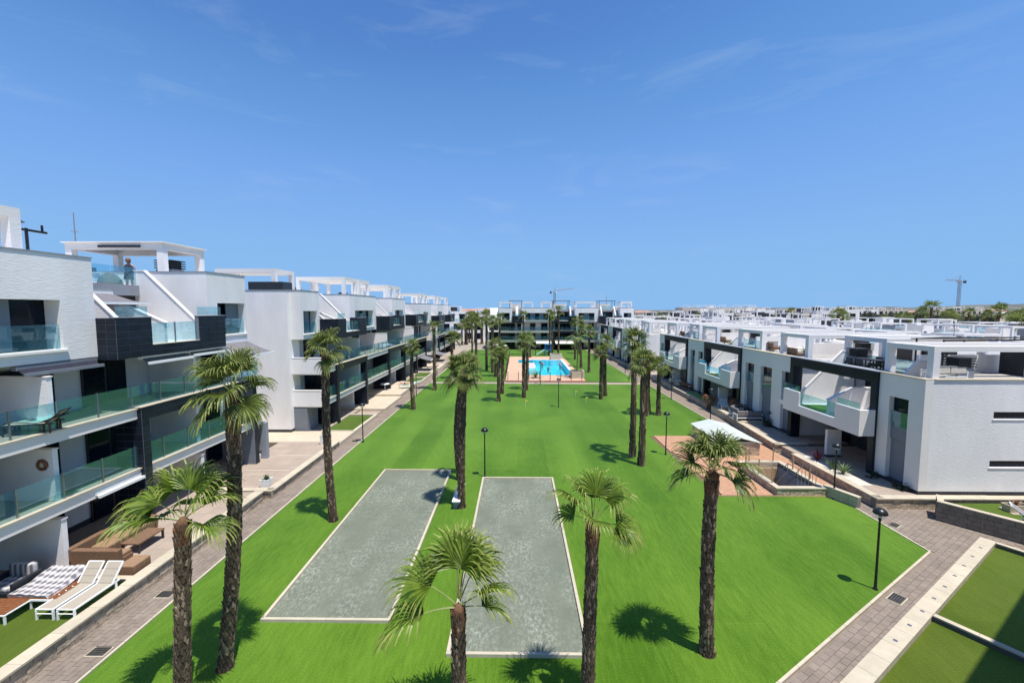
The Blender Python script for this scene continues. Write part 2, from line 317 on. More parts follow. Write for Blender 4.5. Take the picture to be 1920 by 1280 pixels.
def obj(name, data, parent=None, loc=(0, 0, 0), kind=None, rot=None, scale=None):
    o = bpy.data.objects.new(name, data); COL.objects.link(o); o.location = loc
    if parent is not None: o.parent = parent
    if kind: o['kind'] = kind
    if rot is not None: o.rotation_euler = rot
    if scale is not None: o.scale = scale
    return o
def tag(o, label, cat, group=None, kind=None):
    o['label'] = label; o['category'] = cat
    if group: o['group'] = group
    if kind: o['kind'] = kind
    return o
def thing(name, label, cat, loc=(0, 0, 0), rz=0.0, group=None):
    o = obj(name, None, None, loc, rot=(0, 0, rz)); o.empty_display_size = 0.2
    return tag(o, label, cat, group)
def node(name, parent, loc=(0, 0, 0), rz=0.0):
    return obj(name, None, parent, loc, rot=(0, 0, rz))
def structure(o, label=None):
    o['kind'] = 'structure'
    if label: o['label'] = label
    return o
_cube = {}
def B(name, m, parent, x0, x1, y0, y1, z0, z1, rot=None):
    if m not in _cube: _cube[m] = MB().box(-.5, .5, -.5, .5, -.5, .5).mesh('block_' + m, m)
    return obj(name, _cube[m], parent, ((x0 + x1) / 2, (y0 + y1) / 2, (z0 + z1) / 2), rot=rot, scale=(max(abs(x1 - x0), 1e-4), max(abs(y1 - y0), 1e-4), max(abs(z1 - z0), 1e-4)))
def copy_tree(o, parent=None):
    c = o.copy(); COL.objects.link(c); c.parent = parent
    for ch in list(o.children): copy_tree(ch, c)
    return c
# ------------------------------------------------------------------ ground, lawns, paths
def sheet(name, m, xs, ys, holes, z, parent=None):
    mb = MB()
    for i in range(len(xs) - 1):
        for j in range(len(ys) - 1):
            cx, cy = (xs[i] + xs[i + 1]) / 2, (ys[j] + ys[j + 1]) / 2
            if any(a < cx < b and c < cy < d for a, b, c, d in holes): continue
            mb.add([(xs[i], ys[j], z), (xs[i + 1], ys[j], z), (xs[i + 1], ys[j + 1], z), (xs[i], ys[j + 1], z)], [(0, 1, 2, 3)])
    return mb.build(name, m, parent)
PIT = (14.15, 16.3, 22.6, 26.2); POOL = (-1.6, 9.4, 58.2, 88.0)
structure(sheet('ground', 'ground', [-3000, PIT[0], POOL[0], POOL[1], PIT[1], 3000] if False else sorted([-3000, POOL[0], POOL[1], PIT[0], PIT[1], 3000]), [-200, PIT[2], PIT[3], POOL[2], POOL[3], 4000], [PIT, POOL], -0.06))

def poly_sheet(name, m, pts, z, th=0.05, parent=None):
    return MB().prism(pts, z - th, z).build(name, m, parent)
lawn = structure(poly_sheet('lawn', 'turf', [(-11.75, 2.5), (-6.2, 2.5), (17.02, 17.17), (17.0, 21.1), (16.45, 22.32), (10.87, 22.32), (10.45, 33.05), (17.25, 33.25), (17.25, 56.2), (-11.8, 56.9)], 0.0))
structure(sheet('lawn', 'turf', [-11.8, -1.75, 9.5, 16.7], [58.1, 88.3, 104.5], [(-1.75, 9.5, 58.1, 88.3)], 0.0))
structure(poly_sheet('path', 'terrace_tile', [(-11.8, 56.95), (17.25, 56.25), (17.25, 57.6), (-11.8, 58.05)], 0.004))
def strip(pts, w, z0, z1, name, m, parent=None, piece=None):
    """a kerb along a polyline, cut into pieces of about the given length, each its own object"""
    for (x0, y0), (x1, y1) in zip(pts[:-1], pts[1:]):
        L = math.hypot(x1 - x0, y1 - y0); a = math.atan2(y1 - y0, x1 - x0); n = max(1, round(L / (piece or L)))
        for k in range(n):
            t = (k + 0.5) / n; g = 0.006 if n > 1 else 0
            o = B(name, m, parent, -L / n / 2 + g, L / n / 2 - g, -w / 2, w / 2, z0, z1); o.location = (x0 + (x1 - x0) * t, y0 + (y1 - y0) * t, (z0 + z1) / 2); o.rotation_euler = (0, 0, a)
kerb_l = structure(node('lawn_kerb', None))
strip([(-11.81, 4), (-11.86, 56.8)], 0.08, -0.05, 0.03, 'kerb_stone', 'coping', kerb_l, 1.0)
strip([(-11.83, 58.1), (-11.83, 104)], 0.11, -0.05, 0.035, 'kerb_stone', 'coping', kerb_l, 4.0)
kerb_r = structure(node('lawn_kerb', None))
strip([(-3.0, 4.48), (17.07, 17.14), (17.05, 21.0)], 0.08, -0.05, 0.03, 'kerb_stone', 'coping', kerb_r, 1.0)
strip([(17.32, 33.3), (17.3, 56.2)], 0.08, -0.05, 0.03, 'kerb_stone', 'coping', kerb_r, 1.0)
strip([(17.3, 57.6), (16.8, 104)], 0.10, -0.05, 0.03, 'kerb_stone', 'coping', kerb_r, 4.0)

def inside(p, poly):
    x, y = p; c = False; n = len(poly)
    for i in range(n):
        (x0, y0), (x1, y1) = poly[i], poly[i - 1]
        if (y0 > y) != (y1 > y) and x < (x1 - x0) * (y - y0) / (y1 - y0) + x0: c = not c
    return c
def paved(name, bed_poly, pave_poly, ang, pl, pw, zbed, limit, ymin):
    bed = structure(poly_sheet(name, 'path_bed', bed_poly, zbed, 0.04))
    ca, sa = math.cos(ang), math.sin(ang); cells = []
    xs = [p[0] * ca + p[1] * sa for p in pave_poly]; ys = [-p[0] * sa + p[1] * ca for p in pave_poly]
    j = 0; b = min(ys)
    while b < max(ys):
        a = min(xs) + (j % 2) * pl / 2
        while a < max(xs):
            x, y = (a + pl / 2) * ca - (b + pw / 2) * sa, (a + pl / 2) * sa + (b + pw / 2) * ca
            if inside((x, y), pave_poly): cells.append((math.hypot(x, y) + (100 if y < ymin else 0), x, y))
            a += pl
        b += pw; j += 1
    cells.sort(); me = None; rest = MB()
    for k, (d, x, y) in enumerate(cells):
        dz = rnd.uniform(0, 0.006)
        if k < limit:
            o = B('paver', 'paver', bed, -pl / 2 + 0.005, pl / 2 - 0.005, -pw / 2 + 0.005, pw / 2 - 0.005, 0, 0.03); o.location = (x, y, zbed + 0.006 + dz); o.rotation_euler = (rnd.uniform(-.01, .01), rnd.uniform(-.01, .01), ang + rnd.uniform(-.012, .012))
        else:
            h = [(-pl / 2 + .005, -pw / 2 + .005), (pl / 2 - .005, -pw / 2 + .005), (pl / 2 - .005, pw / 2 - .005), (-pl / 2 + .005, pw / 2 - .005)]
            rest.prism([(x + u * ca - v * sa, y + u * sa + v * ca) for u, v in h], zbed, zbed + 0.016 + dz)
    if rest.v: rest.build('pavers', 'paver', bed, kind='stuff')
    return bed
paved('path', [(-13.25, 3), (-11.86, 3), (-11.9, 104), (-13.25, 104)], [(-13.2, 9.6), (-11.9, 9.6), (-11.95, 30), (-13.2, 30)], math.pi / 2, 0.30, 0.20, -0.02, 290, 9)
DV = Vector((0.845, 0.535)); AD = math.atan2(0.535, 0.845)
bed_r = [(-2.5, 4.72), (17.1, 17.1), (17.1, 22.2), (17.6, 33.2), (17.35, 33.3), (17.35, 104), (19.3, 104), (19.3, 35), (18.1, 30), (18.1, 21.0), (22.4, 21.0), (22.9, 17.0), (20.35, 17.6), (8.75, 10.35), (-1.6, 3.7)]
paved('path', bed_r, [(5, 9.45), (17.1, 17.1), (17.1, 21.6), (18.0, 21.6), (18.1, 21.0), (20.6, 21.0), (21.9, 17.7), (20.1, 17.7), (8.7, 10.45), (6, 8.8)], AD, 0.32, 0.20, -0.02, 300, 10)

# petanque courts
def court(label, x0, x1, y0, y1, marks):
    t = thing('petanque_court', label, 'court', ((x0 + x1) / 2, (y0 + y1) / 2, 0)); w, l = (x1 - x0) / 2, (y1 - y0) / 2
    B('gravel_bed', 'court', t, -w, w, -l, l, -0.04, 0.012)
    for a in (-1, 1):
        n = 5
        for k in range(n):
            B('edge_board', 'coping', t, a * (w + 0.05) - 0.05, a * (w + 0.05) + 0.05, -l + 2 * l * k / n + 0.006, -l + 2 * l * (k + 1) / n - 0.006, -0.05, 0.10)
        for k in range(2):
            B('edge_board', 'coping', t, (-w - 0.1) * (1 - k) + 0.004 * k, (w + 0.1) * k - 0.004 * (1 - k), a * (l + 0.05) - 0.05, a * (l + 0.05) + 0.05, -0.05, 0.103)
    for (cx, cy, r, a0, a1, wd) in marks:
        mb = MB(); n = 22
        for k in range(n):
            p0, p1 = a0 + (a1 - a0) * k / n, a0 + (a1 - a0) * (k + 1) / n
            mb.add([(cx + q * math.cos(p), cy + q * math.sin(p), 0.016) for p, q in ((p0, r), (p1, r), (p1, r + wd * .55), (p0, r + wd * .55))], [(0, 1, 2, 3)])
        mb.build('chalk_line', 'chalk', t)
court('grey gravel petanque court on the left, beside the slender tall palm', -8.13, -4.15, 12.95, 25.6, [(-0.1, -3.1, 0.34, 0.4, 4.4, 0.03), (-0.5, -2.9, 0.5, 1.2, 2.4, 0.025), (1.0, -4.6, 0.3, 1.6, 2.0, 0.03)])
court('grey gravel petanque court on the right, palm shadow on its near edge', -1.95, 2.02, 11.65, 24.45, [(-0.35, -6.0, 0.72, 1.7, 3.1, 0.02), (1.25, 1.4, 0.16, 0, 4.2, 0.03), (1.25, 0.75, 0.17, -1, 2.0, 0.03), (1.3, 0.2, 0.2, 3, 5.0, 0.03)])

# ------------------------------------------------------------------ left terraces
def stone_wall(name, label, p0, p1, z1, th, courses, lng, coping_w, m='stone', jm='stone_joint', ztop=0.06, cat='wall', zb=-0.05, side=1, faces=(1,), jit=0.02, cop='coping', coplen=1.1, over=0.05):
    L = math.hypot(p1[0] - p0[0], p1[1] - p0[1]); a = math.atan2(p1[1] - p0[1], p1[0] - p0[0])
    t = thing(name, label, cat, (p0[0], p0[1], 0), a)
    B('core', jm, t, 0, L, -th + 0.02, -0.02, zb, z1)
    h = (z1 - max(zb, -0.02)) / courses
    for f in faces:
        for c in range(courses):
            x = -rnd.random() * lng * 0.5 if c % 2 else 0.0
            while x < L - 0.02:
                l = lng * (rnd.uniform(0.75, 1.3) if jit > 0.01 else 1.0); xa, xb = max(0, x), min(L, x + l)
                if xb - xa > 0.05:
                    d = rnd.uniform(0, jit)
                    y0, y1 = ((-0.03, d) if f == 1 else (-th - d, -th + 0.03))
                    B('stone_block' if m == 'stone' else 'wall_block', m, t, xa + 0.006, xb - 0.006, y0, y1, max(zb, -0.02) + c * h + 0.006, max(zb, -0.02) + (c + 1) * h - 0.006)
                x += l
    n = max(1, round(L / coplen))
    for k in range(n): B('coping_stone', cop, t, L * k / n + 0.004, L * (k + 1) / n - 0.004, -th - over, over + jit, z1, z1 + ztop)
    return t
# walls run so that local -y (right of travel) is the hidden side: face on local +y
stone_wall('terrace_wall', 'low rough stone wall with cream coping in front of the sun loungers, beside the left path', (-13.2, 21.3), (-13.2, 4.0), 0.54, 0.34, 3, 0.42, 0.45)
stone_wall('terrace_wall', 'low rough stone wall with cream coping between the apartment blocks, potted agave on it', (-12.95, 30.2), (-12.95, 21.75), 0.40, 0.30, 3, 0.42, 0.4)
stone_wall('terrace_wall', 'short stone wall end facing the camera beside the potted agave', (-12.95, 21.72), (-16.2, 21.72), 0.40, 0.28, 3, 0.42, 0.4)
def terrace(name, m, x0, x1, y0, y1, z, tile=None):
    o = structure(B(name, m if not tile else 'terrace_joint', None, x0, x1, y0, y1, -0.05, z - (0.008 if tile else 0)))
    if tile:
        p = structure(node('terrace_floor', None)); nx, ny = max(1, round((x1 - x0) / tile[0])), max(1, round((y1 - y0) / tile[1])); dx, dy = (x1 - x0) / nx, (y1 - y0) / ny
        for i in range(nx):
            for j in range(ny): B('floor_tile', m, p, x0 + i * dx + .004, x0 + (i + 1) * dx - .004, y0 + j * dy + .004, y0 + (j + 1) * dy - .004, z - 0.02, z + rnd.uniform(0, .002))
    return o
terrace('garden_lawn', 'turf_old', -19.0, -13.55, 4, 14.05, 0.50)
structure(B('kerb', 'coping', None, -16.0, -13.55, 14.06, 14.3, 0, 0.58))
terrace('terrace', 'terrace_tile', -19.0, -13.55, 14.32, 21.4, 0.50, (0.9, 0.6))
terrace('terrace', 'terrace_tile', -19.0, -13.25, 22.0, 30.15, 0.40, (0.9, 0.6))
terrace('terrace', 'terrace_cream', -24.0, -12.95, 30.25, 33.2, 0.28)
structure(B('terrace_kerb', 'coping', None, -24.0, -12.9, 30.16, 30.24, -.05, 0.30))
terrace('terrace', 'terrace_tile', -19.0, -15.5, 33.25, 41.0, 0.14)
terrace('garden_lawn', 'turf_old', -15.5, -13.2, 33.45, 38.6, 0.16)
for a in ([-15.6, -12.95, 33.22, 33.42, .3], [-15.6, -12.95, 38.62, 38.85, .3], [-13.2, -12.95, 33.42, 38.62, .3], [-15.62, -15.5, 33.42, 38.62, .28]): structure(B('planting_kerb', 'coping', None, a[0], a[1], a[2], a[3], -.05, a[4]))
terrace('terrace', 'terrace_tile', -15.4, -13.3, 38.9, 41.0, 0.03)
terrace('terrace', 'terrace_cream', -19.0, -13.0, 41.05, 47.2, 0.24)
terrace('terrace', 'terrace_cream', -19.0, -13.2, 47.3, 56.0, 0.36)
structure(B('planting_kerb', 'stone', None, -19.0, -13.15, 47.2, 47.3, -.05, 0.40))
terrace('terrace', 'terrace_tile', -19.0, -15.3, 56.1, 72.0, 0.12)
for y0, y1 in ((56.4, 60.4), (60.9, 65.4)):
    terrace('garden_lawn', 'turf_old', -15.2, -13.2, y0, y1, 0.12)
    for a in ([-15.3, -12.95, y0 - .2, y0, .24], [-15.3, -12.95, y1, y1 + .2, .24], [-13.2, -12.95, y0, y1, .24]): structure(B('planting_kerb', 'coping', None, a[0], a[1], a[2], a[3], -.05, a[4]))
terrace('terrace', 'terrace_cream', -19.0, -13.0, 66.0, 76.0, 0.16)
terrace('terrace', 'terrace_tile', -19.0, -13.0, 76.2, 104.0, 0.10)
structure(B('planting_bed', 'soil', None, -18.6, -17.2, 27.8, 29.8, 0.3, 0.43))
for y in (24.6, 27.2): structure(B('floor_strip', 'terrace_cream', None, -16.2 + (y - 24.6) * .2, -13.6, y, y + .08, 0.40, 0.408))

# ------------------------------------------------------------------ apartment blocks
def pergola(parent, x0, x1, y0, y1, z0, z1, slats=7, solid=False, pw=0.34, m='white_smooth', along='x', bh=0.34):
    g = node('pergola', parent)
    for x in (x0, x1 - pw):
        for y in (y0, y1 - pw): B('post', 'white_render', g, x, x + pw, y, y + pw, z0, z1 - bh)
    for y in (y0, y1 - pw): B('beam', m, g, x0, x1, y, y + pw, z1 - bh, z1)
    for x in (x0, x1 - pw): B('beam', m, g, x, x + pw, y0 + pw, y1 - pw, z1 - bh, z1)
    if solid: B('roof_panel', m, g, x0 - .12, x1 + .12, y0 - .12, y1 + .12, z1 + 0.002, z1 + 0.06)
    else:
        for k in range(slats):
            if along == 'x':
                x = x0 + pw + (x1 - x0 - 2 * pw) * (k + 0.5) / slats; B('slat', m, g, x - .05, x + .05, y0 + pw, y1 - pw, z1 - 0.14, z1 - 0.02)
            else:
                y = y0 + pw + (y1 - y0 - 2 * pw) * (k + 0.5) / slats; B('slat', m, g, x0 + pw, x1 - pw, y - .05, y + .05, z1 - 0.14, z1 - 0.02)
    return g
def vent(parent, x, y, z, s=0.9):
    g = node('chimney_vent', parent)
    B('vent_body', 'grey_wall', g, x - s / 2, x + s / 2, y - s / 2, y + s / 2, z, z + 0.75)
    for k in range(4): B('louvre', 'dark_metal', g, x - s * .56, x + s * .56, y - s * .56, y + s * .56, z + 0.80 + k * 0.14, z + 0.86 + k * 0.14)
    B('vent_core', 'anthracite', g, x - s * .4, x + s * .4, y - s * .4, y + s * .4, z + .75, z + 1.3)
def glass_rail(parent, x0, x1, y, z0, z1, step=1.35, posts=True, m='glass_teal', axis='x'):
    n = max(1, round((x1 - x0) / step)); d = (x1 - x0) / n
    for k in range(n):
        a, b = x0 + k * d + 0.02, x0 + (k + 1) * d - 0.02
        if axis == 'x': B('glass_pane', m, parent, a, b, y - .008, y + .008, z0 + .03, z1)
        else: B('glass_pane', m, parent, y - .008, y + .008, a, b, z0 + .03, z1)
        if posts and k:
            p = x0 + k * d
            if axis == 'x': B('railing_post', 'steel', parent, p - .02, p + .02, y - .025, y + .025, z0, z1 + 0.02)
            else: B('railing_post', 'steel', parent, y - .025, y + .025, p - .02, p + .02, z0, z1 + 0.02)
def awning(parent, x0, x1, yb, yf, zb, zf, m, name='awning', fm='white_metal'):
    g = node(name, parent)
    mb = MB(); n = 8
    for k in range(n):
        t0, t1 = k / n, (k + 1) / n
        def pt(x, t, up=0): return (x, yb + (yf - yb) * t, zb + (zf - zb) * t - 0.06 * math.sin(math.pi * t) + up)
        mb.add([pt(x0, t0), pt(x1, t0), pt(x1, t1), pt(x0, t1), pt(x0, t0, .012), pt(x1, t0, .012), pt(x1, t1, .012), pt(x0, t1, .012)], [(0, 3, 2, 1), (4, 5, 6, 7), (0, 4, 7, 3), (1, 2, 6, 5)])
    mb.build('fabric', m, g)
    B('cassette', fm, g, x0 - .05, x1 + .05, yb - .02, yb + .16, zb - .06, zb + .1)
    B('front_bar', fm, g, x0 - .03, x1 + .03, yf - .05, yf + .03, zf - .05, zf + .06)
    for x in (x0 + .25, x1 - .25): MB().tube([(x, yb, zb - .08), (x, (yb + yf) / 2, (zb + zf) / 2 - .14), (x, yf, zf - .03)], .025, 5).build('arm', 'white_metal', g)
def tiles(parent, x0, x1, z0, z1, y, tw, th, name='wall_tile'):
    nx, nz = max(1, round((x1 - x0) / tw)), max(1, round((z1 - z0) / th)); dx, dz = (x1 - x0) / nx, (z1 - z0) / nz
    for i in range(nx):
        for j in range(nz): B(name, 'dark_tile', parent, x0 + i * dx + .009, x0 + (i + 1) * dx - .009, y - 0.012 - rnd.uniform(0, .002), y + .02, z0 + j * dz + .009, z0 + (j + 1) * dz - .009)
def tiles_side(parent, y0, y1, z0, z1, x, tw, th, sgn=-1):
    ny, nz = max(1, round((y1 - y0) / tw)), max(1, round((z1 - z0) / th)); dy, dz = (y1 - y0) / ny, (z1 - z0) / nz
    for i in range(ny):
        for j in range(nz): B('wall_tile', 'dark_tile', parent, x + min(0, sgn * .012), x + max(0, sgn * .012), y0 + i * dy + .009, y0 + (i + 1) * dy - .009, z0 + j * dz + .009, z0 + (j + 1) * dz - .009)

def apartment(name, label, loc, rz, segs, F, roof, sv, pv, portals, priv, detail, doors, cat='apartment block', ends=(0, 0), skip_rail=()):
    """local frame: x along the facade, front faces -y, v = outward = -y"""
    t = thing(name, label, cat, loc, rz); U0, U1 = segs[0][1], segs[-1][2]; F0, F1, F2, F3 = F; zb = F3 - 0.30
    dm = 'tile_joint' if detail >= 2 else 'dark_tile'
    B('wall', 'white_render', t, U0 + ends[0], U1 + ends[1], 2.0, 11.0, -0.8 - min(0, loc[2]), zb - .002)
    B('plinth', 'plinth_dark', t, U0 + ends[0] - .02, U1 + ends[1] + .02, 1.985, 11.02, F0 - .2, F0 + .25)
    for lv, Fz in enumerate((F0, F1, F2)):
        top = (F1, F2, zb)[lv] - 0.36
        for (a, b) in doors:
            d = node('sliding_door', t); B('frame', 'anthracite', d, a, b, 1.90, 1.98, Fz + .02, top)
            n = max(1, round((b - a) / 1.1)); w = (b - a) / n
            for k in range(n): B('pane', 'window_dark', d, a + k * w + .06, a + (k + 1) * w - .06, 1.875, 1.90, Fz + .08, top - .06)
        if lv:
            B('balcony_slab', 'white_smooth', t, U0, U1, -sv, 1.985, Fz - 0.42, Fz)
            B('balcony_floor', 'terrace_tile', t, U0 + .02, U1 - .02, -sv + .24, 1.87, Fz + .001, Fz + .02)
            n = max(1, round((U1 - U0) / 3.0))
            for k in range(n): B('slab_coping', 'coping', t, U0 + (U1 - U0) * k / n + .004, U0 + (U1 - U0) * (k + 1) / n - .004, -sv - .07, -sv + .22, Fz + .002, Fz + .045)
            r = node('railing', t); glass_rail(r, U0 + .05, U1 - .05, -sv + .08, Fz + .05, Fz + 1.0, 1.45 if detail else 2.2, True)
        for u in priv:
            g = node('privacy_wall', t); B('wall_panel', 'white_render', g, u - .09, u + .09, (-sv + .2) if lv else -.55, 1.98, Fz + (.04 if lv else -.1), Fz + 1.9)
            B('coping_stone', 'white_smooth', g, u - .11, u + .11, (-sv + .17) if lv else -.58, 1.98, Fz + 1.9, Fz + 1.94)
    for (a, b) in portals:
        g = node('portal_frame', t); cw = 0.38
        B('column', dm, g, a, a + cw, -pv, 0.4, F0 - .1, F2 - .5); B('column', dm, g, b - cw, b, -pv, 0.4, F0 - .1, F2 - .5)
        B('lintel', dm, g, a, b, -pv, 0.1, F2 - .5, F2 + .06); B('lintel_coping', 'coping', g, a - .02, b + .02, -pv - .03, -pv + .3, F2 + .062, F2 + .10)
        if detail >= 2:
            tiles(g, a, b, F2 - .5, F2 + .06, -pv, .62, .28); tiles(g, a, a + cw, F0 - .1, F2 - .5, -pv, .4, .3); tiles(g, b - cw, b, F0 - .1, F2 - .5, -pv, .4, .3)
            tiles_side(g, -pv, .4, F0 - .1, F2 - .5, a, .45, .3); tiles_side(g, -pv, 0.1, F2 - .5, F2 + .06, a, .45, .28)
    # upper storey
    for s in segs:
        kind, a, b = s[:3]
        if kind == 'box':
            wins = s[3]; w0, w1 = min(x[0] for x in wins), max(x[1] for x in wins); wz0, wz1 = F3 + .12, F3 + 1.95
            mb = MB(); mb.box(a, w0, 0, 1.2, zb, roof - .4).box(w1, b, 0, 1.2, zb, roof - .4).box(w0, w1, 0, 1.2, zb, wz0).box(w0, w1, 0, 1.2, wz1, roof - .4).box(a, b, 1.2, 11.0, zb, roof - .4)
            mb.box(a, b, 0, .25, roof - .4, roof).box(a, a + .25, .25, 11, roof - .4, roof).box(b - .25, b, .25, 11, roof - .4, roof).box(a + .25, b - .25, 10.75, 11, roof - .4, roof)
            mb.build('upper_wall', 'white_render', t)
            B('roof_coping', 'grey_wall', t, a - .03, b + .03, -.03, .29, roof + .001, roof + .045); B('roof_coping', 'grey_wall', t, a - .03, a + .28, .29, 11.03, roof + .001, roof + .045); B('roof_coping', 'grey_wall', t, b - .28, b + .03, .29, 11.03, roof + .001, roof + .045)
            g = node('window', t); B('pane', 'window_dark', g, w0, w1, .62, .66, wz0, wz1)
            for (sa, sb) in s[4]: B('shutter', 'shutter_grey', g, sa, sb, .42, .47, wz0 + .04, wz1 - .02)
            for x0, x1 in wins: B('glass_pane', 'glass_teal', g, x0 + .03, x1 - .03, .09, .106, wz0 + .03, wz0 + .92)
            B('sill', 'white_smooth', g, w0 - .12, w1 + .12, -.09, .55, wz0 - .085, wz0 - .002 + .004)
        else:
            # roof terrace between two boxes, stairs on both sides up to the solarium
            c = (a + b) / 2; pb = F3 - .44; pt_ = F3 + 1.25; lw = 1.7; rw = 1.8
            B('terrace_slab', 'white_smooth', t, a + .002, b - .002, -pv + .2, 4.0, zb, F3)
            B('back_wall', 'grey_wall', t, a, b, 4.0, 11.0, zb, F3 + 2.40)
            g = node('sliding_door', t); B('frame', 'anthracite', g, a + 1.1, b - 1.1, 3.9, 3.995, F3 + .02, F3 + 2.2)
            for k in range(3):
                w = (b - a - 2.2) / 3; B('pane', 'window_dark', g, a + 1.1 + k * w + .06, a + 1.1 + (k + 1) * w - .06, 3.87, 3.9, F3 + .08, F3 + 2.12)
            B('solarium_slab', 'white_smooth', t, a + .002, b - .002, 2.95, 11.0, F3 + 2.42, F3 + 2.62)
            B('solarium_fascia', 'grey_wall', t, a + .95, b - 1.1, 2.75, 2.95, F3 + 2.30, F3 + 2.84)
            r = node('railing', t); glass_rail(r, a + 1.0, b - 1.15, 2.85, F3 + 2.85, F3 + 3.75, 1.3, False)
            for sd in (0, 1):
                x0, x1 = ((b - 1.1, b - .95) if sd else (a + .95, a + 1.1))
                g = node('staircase', t)
                MB().prism_u([(3.0, F3), (-.1, F3), (-.1, F3 + .95), (2.5, F3 + 3.55), (3.0, F3 + 3.55)], x0, x1).build('stair_wall', 'white_render', g)
                MB().prism_u([(-.14, F3 + .955), (2.48, F3 + 3.575), (3.0, F3 + 3.575), (3.0, F3 + 3.63), (2.46, F3 + 3.63), (-.14, F3 + 1.03)], x0 - .03, x1 + .03).build('stair_coping', 'white_smooth', g)
                e0, e1 = ((b - .95, b) if sd else (a, a + .95))
                if detail or sd:
                    for k in range(13): B('step', 'grey_wall', g, e0 + .003, e1 - .003, -.05 + k * .23, .18 + k * .23, F3 + .001, F3 + (k + 1) * .2)
            if detail:
                g = node('privacy_wall', t)
                MB().prism_u([(3.98, F3), (-.45, F3), (-.45, F3 + .95), (1.3, F3 + 1.75), (3.98, F3 + 1.75)], c - .35, c - .2).build('wall_panel', 'white_render', g)
                MB().prism_u([(-.5, F3 + .955), (1.28, F3 + 1.755), (3.98, F3 + 1.755), (3.98, F3 + 1.80), (1.26, F3 + 1.80), (-.5, F3 + 1.00)], c - .38, c - .17).build('wall_coping', 'white_smooth', g)
            g = node('parapet', t)
            for (x0, x1, z1) in ((a, a + lw, pt_), (b - rw, b + .15, pt_), (a + lw, b - rw, F3 + .03)): B('parapet_core', dm, g, x0, x1, -pv, -pv + .2, pb, z1)
            for (x0, x1) in ((a, a + .2), (b - .05, b + .15)): B('parapet_core', dm, g, x0, x1, -pv + .2, -.002, pb, pt_)
            for (x0, x1, z1) in ((a, a + lw, pt_), (b - rw, b + .15, pt_)): B('parapet_coping', 'grey_wall', g, x0 - .02, x1 + .02, -pv - .03, -pv + .24, z1 + .001, z1 + .035)
            B('parapet_coping', 'coping', g, a + lw, b - rw, -pv - .03, -pv + .24, F3 + .031, F3 + .06)
            if detail >= 2:
                tiles(g, a, a + lw, pb, pt_, -pv, .57, .28); tiles(g, b - rw, b + .15, pb, pt_, -pv, .57, .28); tiles(g, a + lw, b - rw, pb, F3 + .03, -pv, .57, .24); tiles_side(g, -pv, 0, pb, pt_, a, .4, .28)
            r = node('railing', t); glass_rail(r, a + .1, a + lw - .05, -pv + .1, pt_ + .035, pt_ + .48, 1.7, False); glass_rail(r, b - rw + .05, b, -pv + .1, pt_ + .035, pt_ + .48, 1.8, False)
            glass_rail(r, a + lw + .02, b - rw - .02, -pv + .1, F3 + .06, F3 + 1.0, 1.6, True)
    return t
Z3 = (0.50, 3.08, 5.69, 8.38)
XL = -17.0
b1 = apartment('apartment_block', 'white apartment block with dark tiled parapets, woman standing on its roof terrace', (XL, 0, 0), math.pi / 2,
    [('box', 6.0, 17.0, [(9.5, 12.5), (13.0, 15.72)], [(12.4, 14.45)]), ('gap', 17.0, 23.3), ('box', 23.3, 26.6, [(24.05, 25.3), (25.3, 26.48)], [(25.35, 26.48)])],
    Z3, 12.0, 0.62, 0.80, [(17.9, 26.0)], (14.75, 21.6), 2, [(8, 14.6), (14.9, 17.0), (18.13, 20.2), (22.4, 24.2), (25.2, 26.5)], ends=(0, 1.2))
b2 = apartment('apartment_block', 'long white apartment block beyond the gap, tall blank end wall facing the camera', (XL, 0, -0.5), math.pi / 2,
    [('box', 33.4, 36.5, [(33.75, 36.1)], [(33.75, 34.7), (34.75, 35.5)]), ('gap', 36.5, 43.2), ('box', 43.2, 51.2, [(44.6, 46.6), (46.6, 48.4), (48.4, 50.3)], [(45.4, 46.4), (47.9, 48.9)]), ('gap', 51.2, 57.9),
     ('box', 57.9, 64.6, [(59.3, 61.3), (61.3, 63.5)], [(60.6, 61.6)]), ('gap', 64.6, 72.0)],
    Z3, 11.95, 1.45, 1.62, [(36.0, 43.4), (50.9, 58.4), (65, 72)], (42.2, 51.3, 57.0, 64.6), 1, [(34.2, 35.3), (37.5, 39.2), (40.6, 41.9), (43.2, 45.2), (46, 47), (48.6, 50.6), (52, 54.4), (55.4, 56.8), (58.2, 60.5), (61.5, 64), (66, 71)], ends=(.02, 0))
b3 = apartment('apartment_block', 'distant white apartment block at the end of the row beyond the palms', (XL, 0, -0.95), math.pi / 2,
    [('box', 76.5, 84.0, [(77.3, 79.3), (79.3, 81.6)], [(78.6, 79.6)]), ('gap', 84.0, 90.6), ('box', 90.6, 98.2, [(91.8, 94), (94, 96.6)], [(93.2, 94.4)]), ('gap', 98.2, 104.6), ('box', 104.6, 109, [(105.5, 107.6)], [(106.6, 107.6)])],
    Z3, 11.9, 1.45, 1.62, [(84, 90.6), (98, 105)], (83.8, 91), 0, [(78, 81), (82, 83), (85, 88), (91.5, 94.5), (96, 98), (99.5, 103)])
